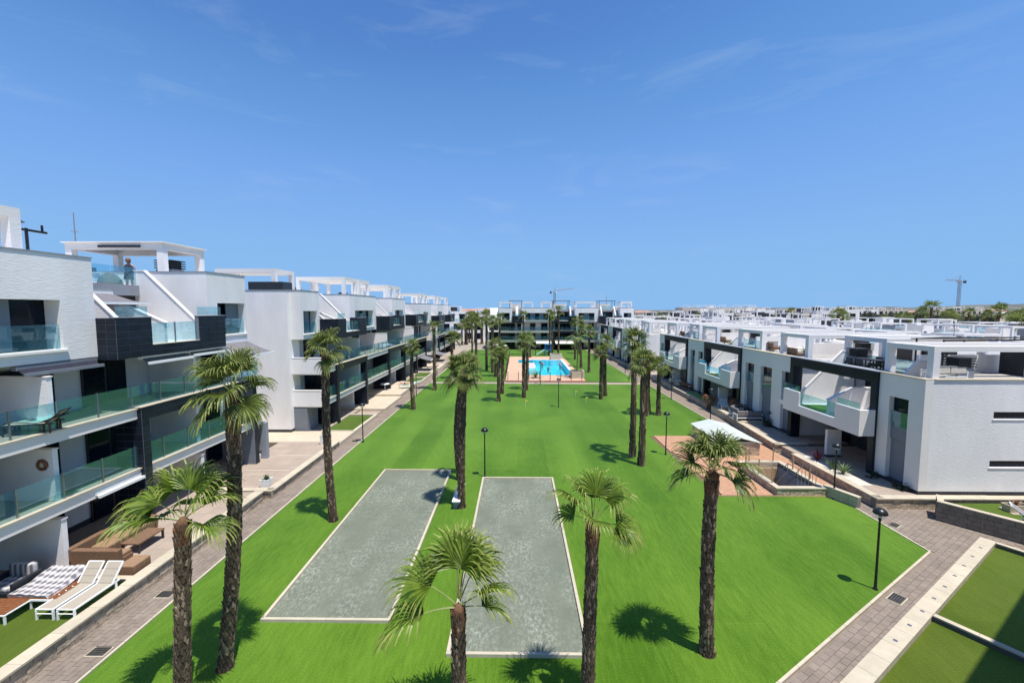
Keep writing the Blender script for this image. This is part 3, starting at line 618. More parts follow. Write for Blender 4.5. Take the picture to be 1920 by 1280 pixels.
# pergolas, vents and awnings of the left row (local x = world Y, local y = XL - X)
pergola(b1, 23.4, 26.5, 2.4, 7.8, 12.05, 13.6, solid=True)
B('awning_cassette', 'navy_fabric', b1, 23.30, 23.39, 3.6, 5.9, 13.35, 13.47)
pergola(b1, 10.5, 15.05, 0.45, 5.5, 12.05, 13.5, solid=False)
vent(b1, 25.7, 3.9, 11.6, .95)
g = node('roof_screen', b1)      # steel frame with a canvas shade above the nearest box
MB().tube([(16.2, 1.6, 11.6), (16.2, 1.6, 13.05)], .05, 6).tube([(14.6, 1.6, 12.98), (16.9, 1.6, 12.98)], .05, 6).tube([(16.05, 1.6, 11.8), (15.4, 1.6, 12.98)], .045, 6).tube([(16.75, 1.6, 12.98), (16.75, 1.6, 13.25)], .04, 5).tube([(14.6, 4, 12.98), (16.9, 4, 12.98)], .05, 6).tube([(16.2, 4, 11.6), (16.2, 4, 13)], .05, 6).tube([(15.5, 1.6, 12.98), (15.5, 1.6, 13.2)], .05, 5).build('steel_frame', 'dark_metal', g)
MB().add([(14.2, 1.4, 13.75), (16.0, 1.4, 13.2), (16.0, 4.2, 13.2), (14.2, 4.2, 13.75), (14.2, 1.4, 13.78), (16.0, 1.4, 13.24), (16.0, 4.2, 13.24), (14.2, 4.2, 13.78)], [(0, 3, 2, 1), (4, 5, 6, 7), (0, 1, 5, 4), (1, 2, 6, 5), (2, 3, 7, 6), (3, 0, 4, 7)]).build('canvas', 'grey_fabric', g)
awning(b1, 14.2, 16.9, 0.02, -.26, 7.95, 7.74, 'navy_fabric', fm='shutter_grey'); awning(b1, 18.4, 20.9, -.55, -.85, 7.85, 7.62, 'olive_fabric'); awning(b1, 21.1, 23.5, -.55, -.8, 7.85, 7.68, 'olive_fabric'); awning(b1, 24.0, 26.5, -.05, -1.7, 8.0, 7.3, 'grey_fabric')
awning(b1, 15.9, 18.0, -.62, -.75, 2.82, 2.72, 'cream_fabric'); awning(b1, 18.1, 20.6, 2.7, 0.9, 10.72, 10.25, 'grey_fabric')
for (p0, p1, q0, q1) in ((34.6, 37.6, 2.6, 7.5), (43.6, 46.9, .6, 5.6), (47.6, 50.9, .6, 5.6), (58.2, 61.0, .6, 5.6), (61.6, 64.4, .6, 5.6), (68, 70.5, 4, 8)): pergola(b2, p0, p1, q0, q1, 11.95, 13.75)
for (p0, p1) in ((77, 80), (80.8, 83.6), (91, 94), (95, 98), (105, 108)): pergola(b3, p0, p1, .6, 5.6, 11.95, 13.75, 4)
for (x, y) in ((46, 7), (60, 7.5), (63, 6.8)): vent(b2, x, y, 11.5)
awning(b2, 37.4, 39.6, 2.7, 1.2, 10.75, 10.2, 'olive_fabric'); awning(b2, 53, 55.2, 2.7, 1.2, 10.75, 10.3, 'cream_fabric')
awning(b3, 79, 83, -.6, -3.2, 2.9, 2.3, 'grey_fabric'); awning(b2, 66.5, 70, -1.4, -3.4, 2.95, 2.4, 'grey_fabric')
# end tower of the second block: two wall faces with a slot between, balcony ends
mb = MB(); mb.box(32.9, 34.6, .85, 4.1, .5, 11.92).box(33.22, 36.0, 4.1, 12.0, .5, 11.9)
mb.build('tower_wall', 'white_render', b2)
B('plinth', 'plinth_dark', b2, 32.88, 34.6, .83, 4.12, .5, 1.0); B('plinth', 'plinth_dark', b2, 33.2, 36, 4.125, 12.02, .5, 1.0)
B('roof_coping', 'grey_wall', b2, 33.17, 36, 4.15, 12.05, 11.91, 11.96); B('roof_coping', 'grey_wall', b2, 32.87, 34.62, .82, 4.13, 11.925, 11.97)
B('slot_window', 'window_dark', b2, 33.15, 33.3, 5.6, 7.2, 9.1, 9.7)
B('roof_tank', 'anthracite', b2, 33.1, 34.5, 1.2, 3.9, 12.0, 12.6)
for Fz in (3.08, 5.69): B('balcony_end', 'white_render', b2, 33.35, 33.55, -1.45, .85, Fz - .35, Fz + .92); B('coping_stone', 'white_smooth', b2, 33.33, 33.57, -1.48, .85, Fz + .921, Fz + .96)
B('store_wall', 'shutter_grey', b2, 33.38, 35.2, -.2, .85, .4, 2.6)
B('end_wall', 'grey_wall', b1, 26.6, 26.9, -.9, 1.98, .4, 2.74)
for Fz in (3.08, 5.69): B('glass_pane', 'glass_teal', b1, 26.6, 26.616, -.55, 1.9, Fz + .05, Fz + 1.0)

# the block at the end of the lawn
far = apartment('apartment_block', 'white apartment block with dark glazing at the far end of the lawn behind the pool', (0, 106, 0), 0,
    [('box', -4.6, -1.3, [(-3.8, -1.9)], []), ('gap', -1.3, 1.1), ('box', 1.1, 8.6, [(2.0, 7.7)], [(3.2, 4.4), (5.4, 6.5)]), ('gap', 8.6, 14.3), ('box', 14.3, 20.0, [(15.2, 19.1)], [(16.5, 17.8)]), ('gap', 20.0, 25.4), ('box', 25.4, 28.8, [(26.3, 28.2)], [(27.4, 28.2)])],
    (0.05, 2.3, 4.6, 7.05), 10.25, 1.2, 1.4, [(8.8, 14.6), (20.2, 25.6)], (1.1, 8.6, 14.6, 20), 0, [(-4.2, -.6), (.0, 1.0), (3.2, 4.6), (6, 7.6), (9.5, 13.5), (15.5, 16.8), (18, 19.3), (21, 25), (26, 28)])
for (p0, p1) in ((-4.5, -1.4), (1.2, 3.9), (5.9, 8.5), (14.4, 19.3), (25.6, 28.4)): pergola(far, p0, p1, .4, 3.6, 10.25, 11.8, 3)
for (p0, p1) in ((-2.2, 1.4), (9.0, 13.6), (20.8, 25.2)):
    g = node('solar_canopy', far); B('panel_sheet', 'anthracite', g, p0, p1, 4, 7.5, 12.0, 12.1)
    for x in (p0 + .2, p1 - .3):
        for y in (4.2, 7.2): B('post', 'dark_metal', g, x, x + .1, y, y + .1, 10, 12)
    B('stair_house', 'white_smooth', g, p0 + .6, p1 - .6, 8, 10.5, 9.6, 11.3)
awning(far, 9.3, 13.8, -1.2, -3.0, 2.05, 1.6, 'cream_fabric'); awning(far, 20.6, 25.2, -1.2, -3.0, 2.05, 1.5, 'cream_fabric'); awning(far, 4.6, 8.4, -1.2, -2.6, 2.05, 1.6, 'cream_fabric')
mb = MB(); mb.box(-7.4, -4.62, .6, 9, 0, 8.0); mb.prism_u([(1, 8), (5, 8), (5, 10.2), (3.2, 10.2)], -6.9, -4.65); mb.build('side_wing', 'white_render', far)
for z in (2.3, 4.6): B('wing_slab', 'white_smooth', far, -7.4, -4.62, -.8, .58, z - .3, z); B('wing_glass', 'window_dark', far, -7.0, -4.8, .55, .59, z + .05, z + 1.9)
# ------------------------------------------------------------------ two-storey houses on the right
XR = 20.55
def town_row(name, label, x, y0, y1, portals, windows, z0, roof, pergs, detail, end_slits=None, depth=10.0):
    t = thing(name, label, 'house row', (x, 0, 0), -math.pi / 2)
    def W(nm, m, p, a, b, v0, v1, za, zb): return B(nm, m, p, -b, -a, v0, v1, za, zb)   # a,b are world Y
    F1 = z0 + 2.75; head = roof - 1.2; segs = []; c = y0
    for a, b in portals: segs.append(('s', c, a)); segs.append(('p', a, b)); c = b
    segs.append(('s', c, y1))
    for kind, a, b in segs:
        if b - a < 0.05: continue
        if kind == 's':
            ws = sorted(w for w in windows if a <= w[0] and w[1] <= b); mb = MB(); c = a
            for w in ws: mb.box(-w[0], -c, 0, .4, z0 - .5, head); c = w[1]
            mb.box(-b, -c, 0, .4, z0 - .5, head); mb.box(-b, -a, 0, .4, head, roof)
            mb.build('front_wall', 'white_smooth', t)
            W('wall', 'white_render', t, a + (.3 if end_slits and a == y0 else 0), b, .402, depth, z0 - .5, roof - .35)
            W('plinth', 'plinth_dark', t, a + .004, b - .004, -.012, .3, z0 - .02, z0 + .18)
            W('roof_coping', 'coping', t, a, b, -.05, .44, roof + .001, roof + .05)
            for w in ws:
                g = node('window', t)
                W('pane', 'window_dark', g, w[0], w[1], .26, .29, F1 + .35, head - .004); W('glass_pane', 'glass_teal', g, w[0] + .02, w[1] - .02, .1, .115, F1 + .35, F1 + 1.2)
                W('spandrel', 'shutter_grey', g, w[0], w[1], .16, .2, F1 - .35, F1 + .345); W('door_leaf', 'shutter_grey', g, w[0], w[1], .24, .28, z0, F1 - .355)
                W('window_frame', 'anthracite', g, w[0], w[0] + .06, .2, .26, z0, head - .004)
        else:
            W('wall', 'white_render', t, a, b, 3.8, depth, z0 - .5, roof - .35)
            g = node('portal_frame', t)
            for (p, q) in ((a, a + .4), (b - .4, b)): W('column', 'dark_tile', g, p, q, -.16, .5, z0 - .1, roof - .62)
            W('lintel', 'dark_tile', g, a, b, -.16, .4, roof - .618, roof + .02); W('lintel_coping', 'grey_wall', g, a - .02, b + .02, -.19, .43, roof + .021, roof + .06)
            W('terrace_slab', 'white_smooth', t, a + .003, b - .003, -.9, 3.79, F1 - .3, F1)
            g = node('balcony', t); L = b - a
            n0, n1, n2, n3 = a - .05, a + .24 * L, a + .68 * L, a + .9 * L
            for (p, q, zt) in ((n0, n1, F1 + 1.0), (n2, n3, F1 + 1.0), (n1, n2, F1 + .06)): W('balcony_parapet', 'white_smooth', g, p, q, -1.05, -.9, F1 - .5, zt)
            W('balcony_parapet', 'white_smooth', g, n0, n0 + .15, -.9, -.17, F1 - .5, F1 + 1.0); W('balcony_parapet', 'white_smooth', g, n3 - .15, n3, -.9, -.17, F1 - .5, F1 + 1.0)
            for (p, q, zt, zz) in ((n0 + .1, n1 - .05, F1 + 1.4, F1 + 1.02), (n2 + .05, n3 - .05, F1 + 1.4, F1 + 1.02), (n1 + .03, n2 - .03, F1 + .98, F1 + .08)):
                for k in range(2): W('glass_pane', 'glass_teal', g, p + (q - p) * k / 2 + .01, p + (q - p) * (k + 1) / 2 - .01, -.985, -.97, zz, zt)
            W('artificial_grass', 'turf', t, n2 - 1.6, n2 + .5, -.85, .8, F1 + .002, F1 + .03)
            # upper back wall, glazing, stairs
            W('back_wall', 'grey_wall', t, a, b, 3.6, 3.795, F1, roof - .36)
            g = node('sliding_door', t); W('frame', 'anthracite', g, a + 1.0, b - 2.4, 3.5, 3.59, F1 + .02, F1 + 2.15)
            for k in range(3):
                w = (b - a - 3.4) / 3; W('pane', 'window_dark', g, a + 1.0 + k * w + .05, a + 1.0 + (k + 1) * w - .05, 3.47, 3.5, F1 + .07, F1 + 2.1)
            g = node('staircase', t)
            for (p, q) in ((b - 1.45, b - 1.3), (a + .45, a + .6)):
                MB().prism_u([(3.5, F1), (-.1, F1), (-.1, F1 + .85), (2.6, roof + .55), (3.5, roof + .55)], -q, -p).build('stair_wall', 'white_render', g)
                MB().prism_u([(-.14, F1 + .855), (2.58, roof + .57), (3.5, roof + .57), (3.5, roof + .63), (2.56, roof + .63), (-.14, F1 + .92)], -q - .03, -p + .03).build('stair_coping', 'white_smooth', g)
            for k in range(12): W('step', 'grey_wall', g, b - 1.295, b - .41, -.05 + k * .26, .21 + k * .26, F1 + .001, F1 + (k + 1) * .22)
            g = node('privacy_wall', t); c = (a + b) / 2 - .8
            MB().prism_u([(3.45, F1), (-.6, F1), (-.6, F1 + .9), (.9, F1 + 1.7), (3.45, F1 + 1.7)], -c - .12, -c + .12).build('wall_panel', 'white_render', g)
            MB().prism_u([(-.65, F1 + .905), (.88, F1 + 1.705), (3.45, F1 + 1.705), (3.45, F1 + 1.76), (.86, F1 + 1.76), (-.65, F1 + .96)], -c - .15, -c + .15).build('wall_coping', 'white_smooth', g)
            # ground floor recess
            g = node('sliding_door', t); W('frame', 'anthracite', g, a + .45, b - .45, 2.9, 3.78, z0 - .1, F1 - .31)
            for (p, q) in ((a + .6, a + 2.6), (a + 2.7, a + 3.6), (b - 2.2, b - .6)): W('pane', 'window_dark', g, p, q, 2.86, 2.9, z0 + .05, F1 - .4)
            g = node('privacy_wall', t); W('wall_panel', 'white_smooth', g, c - .1, c + .1, -.6, .3, z0, z0 + 1.75); W('plinth', 'plinth_dark', g, c - .11, c + .11, -.61, .31, z0 - .05, z0 + .12)
            r = node('railing', t)
            for k in range(2): W('glass_pane', 'glass_teal', r, a + 1.0 + k * (L - 2.4) / 2, a + .98 + (k + 1) * (L - 2.4) / 2, 2.9, 2.915, roof - .3, roof + .5)
    for kind, a, b in segs:
        if b - a > .05: W('roof_floor', 'roof_white', t, a + .005, b - .005, .42 if kind == 's' else 3.4, depth - .3, roof - .36, roof - .30)
    W('parapet', 'white_smooth', t, y0, y1, depth - .3, depth, roof - .35, roof + .2)
    if end_slits:
        (sx0, sx1), zs = end_slits; g = MB(); zc = z0 - .5
        for (za, zb_) in zs:
            g.box(-(y0 + .3), -y0, .402, depth, zc, za); g.box(-(y0 + .3), -y0, .402, sx0, za, zb_); g.box(-(y0 + .3), -y0, sx1, depth, za, zb_); zc = zb_
        g.box(-(y0 + .3), -y0, .402, depth, zc, roof); g.build('end_wall', 'white_render', t)
        for (za, zb_) in zs:
            w = node('window', t); W('pane', 'window_dark', w, y0 + .22, y0 + .25, sx0, sx1, za, zb_); W('shutter', 'shutter_grey', w, y0 + .18, y0 + .22, sx0 + (sx1 - sx0) * .42, sx0 + (sx1 - sx0) * .62, za, zb_)
            W('sill', 'white_smooth', w, y0 - .03, y0 + .2, sx0 - .05, sx1 + .05, za - .06, za - .002)
        W('plinth', 'plinth_dark', t, y0 - .012, y0 + .2, -.01, depth + .01, z0 - .1, z0 + .18)
        W('roof_coping', 'coping', t, y0 - .05, y0 + .34, .44, depth, roof + .001, roof + .05)
    for (a, b, v0, v1) in pergs: pergola(t, -b, -a, v0, v1, roof - .3, roof + 1.68, 5 if detail else 3, along='x', bh=.28)
    return t
rA = town_row('terraced_houses', 'row of two storey houses with dark framed balconies and a blank white end wall', XR, 21.5, 61.6,
    [(24.2, 31.9), (39.05, 46.7), (51.4, 59.2)], [(22.35, 23.5), (32.1, 33.1), (34.4, 36.0), (37.0, 38.4), (47.3, 48.4), (49.4, 50.6), (60, 61)], 0.5, 6.43,
    [(21.75, 24.6, .55, 8.8), (27.4, 30.9, 3.0, 9.4), (31.3, 34.6, .7, 8.9), (37.2, 41.2, .7, 8.4), (45.6, 49.2, .7, 8.4), (52.6, 55.6, 1.8, 8.6), (57.2, 60.6, .7, 8.4)], 1, ((3.5, 9.0), [(1.95, 2.3), (4.45, 4.82)]))
rB = town_row('terraced_houses', 'second row of two storey houses with dark framed balconies, beyond the pool palms', 19.9, 66.0, 104.0,
    [(69.5, 76.5), (81.5, 88.5), (94, 101)], [(67, 68), (77.5, 78.5), (79.5, 80.5), (89.5, 90.5), (92, 93)], 0.3, 6.3, [(66.5, 69.5, .6, 6.5), (71.5, 75.6, 2, 8), (77, 81, .6, 7), (84, 88, 1, 7), (90, 94, .6, 7), (97, 101, 1, 7)], 0)
for (x, y) in ((3.5, 23.4), (2.2, 28.6), (6, 33), (5.5, 47), (6.5, 55.5)): vent(rA, -y, x, 6.1, .85)
def screen(parent, a, b, v, z0, z1, m='anthracite'): B('screen_wall', m, parent, -b, -a, v, v + .12, z0, z1)
for (a, b, v) in ((22, 26, 8.6), (29, 33.5, 9.0), (36, 38.5, 8.8), (43, 48, 9.0), (54, 58, 8.8)): screen(rA, a, b, v, 6.1, 7.75)
for (a, v0, v1) in ((26.3, 4, 9.6), (35.3, 3.5, 9.6), (43.2, 3.5, 9.6), (50.6, 3.5, 9.6), (56.5, 3.5, 9.6)): B('divider_wall', 'white_render', rA, -a - .1, -a + .1, v0, v1, 6.08, 7.2)
awn = node('shade_frame', rA)
MB().tube([(-25.2, 4.4, 6.1), (-25.2, 4.4, 8.2)], .05, 6).tube([(-25.2, 4.4, 8.15), (-25.2, 9.4, 8.2)], .05, 6).tube([(-25.2, 9.2, 6.1), (-25.2, 9.2, 8.2)], .05, 6).tube([(-25.2, 4.5, 7.2), (-25.2, 5.6, 8.1)], .045, 6).tube([(-26.9, 4.4, 6.1), (-26.9, 4.4, 8.2)], .05, 6).build('steel_frame', 'dark_metal', awn)
for k in range(3): B('solar_panel', 'anthracite', awn, -27.2, -25.0, 4.3 + k * 1.75, 5.95 + k * 1.75, 8.22, 8.27, rot=(0, R(-6), 0))

# ------------------------------------------------------------------ right-hand terraces, deck, stair pit, skylight
stone_wall('terrace_wall', 'long low stone wall with cream coping beside the lamp post and the blank end wall', (18.05, 20.95), (18.05, 27.6), 0.50, .32, 3, 0.42, .4)
stone_wall('terrace_wall', 'stone wall return below the blank white end wall', (26.5, 20.95), (18.0, 20.95), 0.50, .32, 3, 0.42, .4)
stone_wall('terrace_wall', 'low stone edged wall in front of the outdoor sofas on the right', (18.15, 29.6), (19.0, 41.0), 0.50, .32, 3, 0.5, .4, coplen=1.4)
stone_wall('terrace_wall', 'short stone step wall closing the paved terrace next to the glass skylight', (20.4, 29.55), (18.1, 29.55), 0.50, .28, 3, 0.42, .4)
stone_wall('terrace_wall', 'low stone edged wall around the distant grass bed on the right', (19.05, 42.6), (19.2, 62.0), 0.42, .32, 2, 0.6, .4, coplen=1.6)
stone_wall('terrace_wall', 'far low stone edged wall along the right path beyond the crossing path', (19.0, 63.5), (18.6, 104.0), 0.35, .32, 1, 1.2, .4, coplen=3)
terrace('terrace', 'terrace_tile', 18.37, 30.5, 21.3, 29.2, 0.50, (0.9, 0.6)) if False else terrace('terrace', 'terrace_tile', 18.37, 24.0, 21.27, 29.25, 0.50, (0.9, 0.6))
terrace('terrace', 'terrace_tile', 24.0, 34, 20.98, 21.45, 0.5)
terrace('terrace', 'terrace_tile', 18.5, 24.3, 29.85, 35.2, 0.50, (0.9, 0.6)); terrace('terrace', 'terrace_cream', 18.8, 24.3, 35.25, 41.0, 0.62)
terrace('terrace', 'terrace_tile', 19.4, 24.3, 41.1, 61.8, 0.42)
terrace('garden_lawn', 'turf_old', 19.42, 20.35, 44.0, 49.0, 0.46)
terrace('terrace', 'terrace_tile', 18.9, 24, 62, 104, 0.3)
structure(B('planting_bed', 'gravel_light', None, 18.38, 19.2, 22.6, 27.3, .4, .52))
# timber deck
dk = structure(node('timber_deck', None))
DECK = [(10.9, 22.36), (16.5, 22.36), (18.0, 22.36), (18.0, 33.15), (10.48, 33.15)]
mbd = MB(); bedm = MB()
x = 10.45
while x < 18.0:
    xa, xb = x + .004, min(x + .141, 17.98)
    for (ya, yb) in ((22.4, 25.7), (25.71, 29.4), (29.41, 33.1)):
        if xa < 10.95 and ya < 25: pass
        for (p, q) in ([(ya, yb)] if not (13.95 < x < 16.4 and ya < 26.4) else [(max(ya, 26.35), yb)] if yb > 26.4 else []):
            if xa < 10.9 - .42 * (p - 22.4) / 10.75: continue
            mbd.box(xa, xb, p, q, .0, .045 + rnd.uniform(0, .004))
    x += .145
mbd.build('deck_boards', 'deck', dk, kind='stuff')
sheet('deck_base', 'deck_gap', [10.5, PIT[0] - .2, PIT[1] + .2, 18.0], [22.36, PIT[3] + .2, 33.15], [(PIT[0] - .2, PIT[1] + .2, 22.36, PIT[3] + .2)], -.01, dk)
B('deck_fascia', 'pale_wood', dk, 10.9, 16.5, 22.30, 22.36, -.05, .04)
# sunken stairwell
x0, x1, y0, y1 = PIT
pit = thing('sunken_stairwell', 'sunken stairwell with stone rim, timber wall inside and metal handrails, set in the timber deck', 'stairwell', (x0, y0, 0))
w, l = x1 - x0, y1 - y0
B('pit_floor', 'plinth_dark', pit, 0, w, 0, l, -2.7, -2.6)
for k in range(12): B('timber_cladding', 'pale_wood', pit, w * k / 12 + .004, w * (k + 1) / 12 - .004, l - .06, l - .005, -2.6, .1)
B('side_wall', 'grey_wall', pit, w - .05, w, 0, l - .06, -2.6, .2); B('side_wall', 'grey_wall', pit, 0, .05, 0, l - .06, -2.6, .2); B('side_wall', 'grey_wall', pit, .05, w - .05, 0, .05, -2.6, .2)
for k in range(12): B('step', 'stone', pit, w * .5, w - .05, .06 + k * .28, .34 + k * .28, -2.6, -.15 - k * .19)
for (a, b, c, d) in ((-.26, 0, -.26, l + .26), (w, w + .26, -.26, l + .26), (0, w, -.26, 0), (0, w, l, l + .26)):
    B('rim_core', 'stone_joint', pit, a + .03, b - .03, c + .03, d - .03, -.05, .40)
    B('rim_coping', 'coping', pit, a - (.04 if a < 0 else -.001), b + (.04 if b > w else -.001), c - (.04 if c < 0 else -.001), d + (.04 if d > l else -.001), .40, .47)
def rim_stones(a, b, fixed, axis, out):
    p = a
    while p < b - .05:
        q = min(b, p + rnd.uniform(.28, .5))
        for c in range(2):
            dd = rnd.uniform(0, .02); lo, hi = (fixed - dd, fixed + .05) if out < 0 else (fixed - .05, fixed + dd)
            if axis == 'x': B('stone_block', 'stone', pit, p + .005, q - .005, lo, hi, .03 + c * .185, .21 + c * .185)
            else: B('stone_block', 'stone', pit, lo, hi, p + .005, q - .005, .03 + c * .185, .21 + c * .185)
        p = q
rim_stones(-.26, w + .26, -.26, 'x', -1); rim_stones(-.26, l + .26, -.26, 'y', -1); rim_stones(0, w, l, 'x', -1)
g = node('handrail', pit)
MB().tube([(w * .5, .1, .47), (w * .5, .1, 1.4), (w * .5, 1.0, 1.35), (w * .5, 3.2, -1.2)], .022, 6).tube([(w * .5, 1.0, 1.35), (w * .5, 1.0, .0)], .018, 6).tube([(w * .5, .1, .95), (w * .5, 1.0, .9), (w * .5, 3.2, -1.6)], .015, 5).tube([(w - .1, .1, .47), (w - .1, .1, 1.4), (w - .1, 1.0, 1.35), (w - .1, 3.2, -1.2)], .022, 6).build('rail_tube', 'steel', g)
for k in range(6): MB().tube([(w * .5 + (w * .5 - .1) * k / 5, .1, .47), (w * .5 + (w * .5 - .1) * k / 5, .1, 1.38)], .014, 5).build('baluster', 'steel', g)
g = node('glass_guard', pit)
for (px, py) in ((-.13, .4), (-.13, 1.7), (-.13, 3.1), (.4, l + .13), (1.9, l + .13), (w + .13, 2.4), (w + .13, .9)): B('guard_post', 'pale_wood', g, px - .025, px + .025, py - .025, py + .025, .47, 1.35)
for (a, b) in ((.43, 1.67), (1.73, 3.07)): B('glass_pane', 'glass_clear', g, -.136, -.124, a, b, .52, 1.3)
# low wall at the lamp, next to the pit
stone_wall('garden_wall', 'short pale block wall at the corner of the timber deck by the lamp post', (17.15, 21.0), (16.5, 22.55), 0.50, .24, 2, .45, .3, m='coping', jm='stone_joint', jit=.003, coplen=.8, over=.02)
# glass skylight
sk = thing('skylight', 'pale green glass skylight on a low stone base at the back of the timber deck', 'skylight', (15.2, 31.0, 0))
for (a, b, c, d) in ((-1.3, -1.0, -2.4, 2.4), (1.0, 1.3, -2.4, 2.4), (-1.0, 1.0, -2.4, -2.1), (-1.0, 1.0, 2.1, 2.4)): B('base_core', 'coping', sk, a, b, c, d, -.02, .85)
p = -1.3
while p < 1.28:
    q = min(1.3, p + rnd.uniform(.28, .45))
    for c in range(4): B('stone_block', 'stone', sk, p + .005, q - .005, -2.4 - rnd.uniform(.005, .03), -2.36, .04 + c * .2, .23 + c * .2)
    p = q
for k in range(4):
    a, b = -2.5 + k * 1.25 + .02, -2.5 + (k + 1) * 1.25 - .02
    for (xa, za, xb, zb_) in ((-1.42, .9, .0, 1.25), (.0, 1.25, 1.42, .9)):
        MB().add([(xa, a, za), (xb, a, zb_), (xb, b, zb_), (xa, b, za), (xa, a, za + .03), (xb, a, zb_ + .03), (xb, b, zb_ + .03), (xa, b, za + .03)], [(0, 3, 2, 1), (4, 5, 6, 7), (0, 1, 5, 4), (1, 2, 6, 5), (2, 3, 7, 6), (3, 0, 4, 7)]).build('glass_pane', 'glass_roof', sk)
for k in range(5):
    y = -2.5 + k * 1.25; MB().tube([(-1.42, y, .93), (.0, y, 1.28), (1.42, y, .93)], .012, 5).build('glazing_bar', 'white_metal', sk)
B('gable_glass', 'glass_roof', sk, -1.0, 1.0, -2.42, -2.40, .85, 1.0)

# ------------------------------------------------------------------ bottom right gardens by the camera's own building
stone_wall('garden_wall', 'brown concrete block wall with white coping beside the paved junction, lounger behind it', (22.55, 16.55), (19.9, 19.85), 0.88, .22, 4, .40, .3, m='block', jm='block_joint', jit=.004, ztop=.05, coplen=.9, over=.02)
cop = stone_wall('garden_kerb', 'broad cream kerb with small inset lamps along the paved path in the lower corner', (19.95, 17.34), (6.5, 8.74), 0.28, .44, 1, .9, .5, m='coping', jm='stone_joint', ztop=.06, coplen=.9, jit=.003, over=.01)
for k in range(9): B('inset_lamp', 'steel', cop, 1.2 + k * 1.15 - .05, 1.2 + k * 1.15 + .05, -.27, -.17, .341, .346)
gl = Vector((0.535, -0.845))
def gp(s, n): return (19.95 + -0.8425 * s + gl.x * n, 17.34 - 0.5387 * s + gl.y * n)
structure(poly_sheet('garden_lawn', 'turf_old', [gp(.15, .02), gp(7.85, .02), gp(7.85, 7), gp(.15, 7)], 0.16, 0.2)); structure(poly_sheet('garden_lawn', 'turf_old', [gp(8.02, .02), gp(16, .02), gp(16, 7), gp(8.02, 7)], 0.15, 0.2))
for s in (0.03, 7.93):
    a, b = gp(s, .03), gp(s, 7); stone_wall('garden_kerb', 'narrow cream kerb between the two lower grass plots' if s > 1 else 'narrow cream kerb along the foot of the block wall', a, b, 0.30, .16, 1, .9, .2, m='block', jm='block_joint', ztop=.05, coplen=1.0, jit=.003, over=.01)
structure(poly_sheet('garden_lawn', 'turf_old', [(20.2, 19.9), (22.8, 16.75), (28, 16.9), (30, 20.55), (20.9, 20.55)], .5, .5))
stone_wall('garden_wall', 'short end of the brown block wall facing the paved junction', (19.98, 19.87), (20.6, 20.6), 0.88, .2, 4, .40, .3, m='block', jm='block_joint', jit=.004, ztop=.05, coplen=.9, over=.01)
structure(poly_sheet('terrace', 'terrace_tile', [(23.0, 19.4), (30, 18.4), (30, 19.6), (23.2, 20.2)], .51, .02))
# the building the camera stands on: facade 1 m behind the camera, balconies, windows; it shades the lower right corner
own = thing('apartment_block', 'white apartment block rising just outside the lower right edge, its shadow on the grass plots', 'apartment block', (14.0, 7.76, 0), AD)
OU0, OU1 = -5.0, 14.0
mb = MB(); mb.box(OU0, OU1, -9, -.0, -.05, 12.0)
mb.build('wall', 'white_render', own)
for z in (3.1, 5.7, 8.4):
    B('window', 'window_dark', own, 1, 3.4, -.02, .02, z + .1, z + 2.2); B('window', 'window_dark', own, 5, 7.4, -.02, .02, z + .1, z + 2.2); B('window', 'window_dark', own, 9, 11.4, -.02, .02, z + .1, z + 2.2)
B('roof_coping', 'grey_wall', own, OU0 - .03, OU1 + .03, -9.03, .03, 12.001, 12.05)

# ------------------------------------------------------------------ pool
x0, x1, y0, y1 = POOL
pd = structure(node('pool_deck', None))
WATER = [(1.6, 63.2, 8.35, 71.0), (3.1, 71.0, 8.35, 82.2), (0.2, 77.6, 3.1, 82.2)]
xs = [x0, .2, 1.6, 3.1, 8.35, x1]; ys = [y0, 63.2, 71.0, 77.6, 82.2, y1]
holes = [(a, c, b, d) for a, b, c, d in WATER]
sheet('paving', 'pool_deck', xs, ys, holes, .16, pd)
for (a, b, c, d) in ((x0, x1, y0 - .05, y0), (x0, x1, y1, y1 + .05), (x0 - .05, x0, y0 - .05, y1 + .05), (x1, x1 + .05, y0 - .05, y1 + .05)): B('deck_edge', 'brick_red', pd, a, b, c, d, -.05, .155)
B('step', 'brick_red', pd, 4.5, x1, y0 - .35, y0 - .06, -.05, .08)
pl = structure(node('swimming_pool', None))
sheet('pool_basin', 'pool_basin', [-1.5, 9.3], [58.3, 87.9], [], -1.0, pl)
mb = MB()
for (a, b, c, d) in WATER: mb.add([(a, b, .09), (c, b, .09), (c, d, .09), (a, d, .09)], [(0, 1, 2, 3)])
mb.build('water', 'water', pl)
for (a, b, c, d) in WATER:
    B('pool_wall', 'pool_basin', pl, a - .06, a - .002, b, d, -1, .15); B('pool_wall', 'pool_basin', pl, c + .002, c + .06, b, d, -1, .15) if c > 8 else None
    B('pool_wall', 'pool_basin', pl, a, c, d + .002, d + .06, -1, .15) if d > 80 else None
B('pool_coping', 'white_smooth', pl, 8.36, 8.75, 63, 83, .161, .20); B('pool_coping', 'white_smooth', pl, 1.2, 8.75, 82.3, 82.6, .161, .19)
for k, (a, b) in enumerate(((1.8, 70.4), (1.9, 71.6), (1.8, 72.8))): B('pool_step', 'white_smooth', pl, a, a + 1.2, b, b + .8, -.9, .3 + .16 * k)
fence = thing('pool_fence', 'row of dark fence posts with glass panels along the near side of the pool deck', 'fence', (x0, y0, 0))
for k in range(8): B('fence_post', 'dark_metal', fence, .3 + k * 1.46 - .04, .3 + k * 1.46 + .04, .2, .28, .16, 1.35)
for k in range(7): B('glass_pane', 'glass_clear', fence, .36 + k * 1.46, .24 + (k + 1) * 1.46, .235, .245, .3, 1.25)
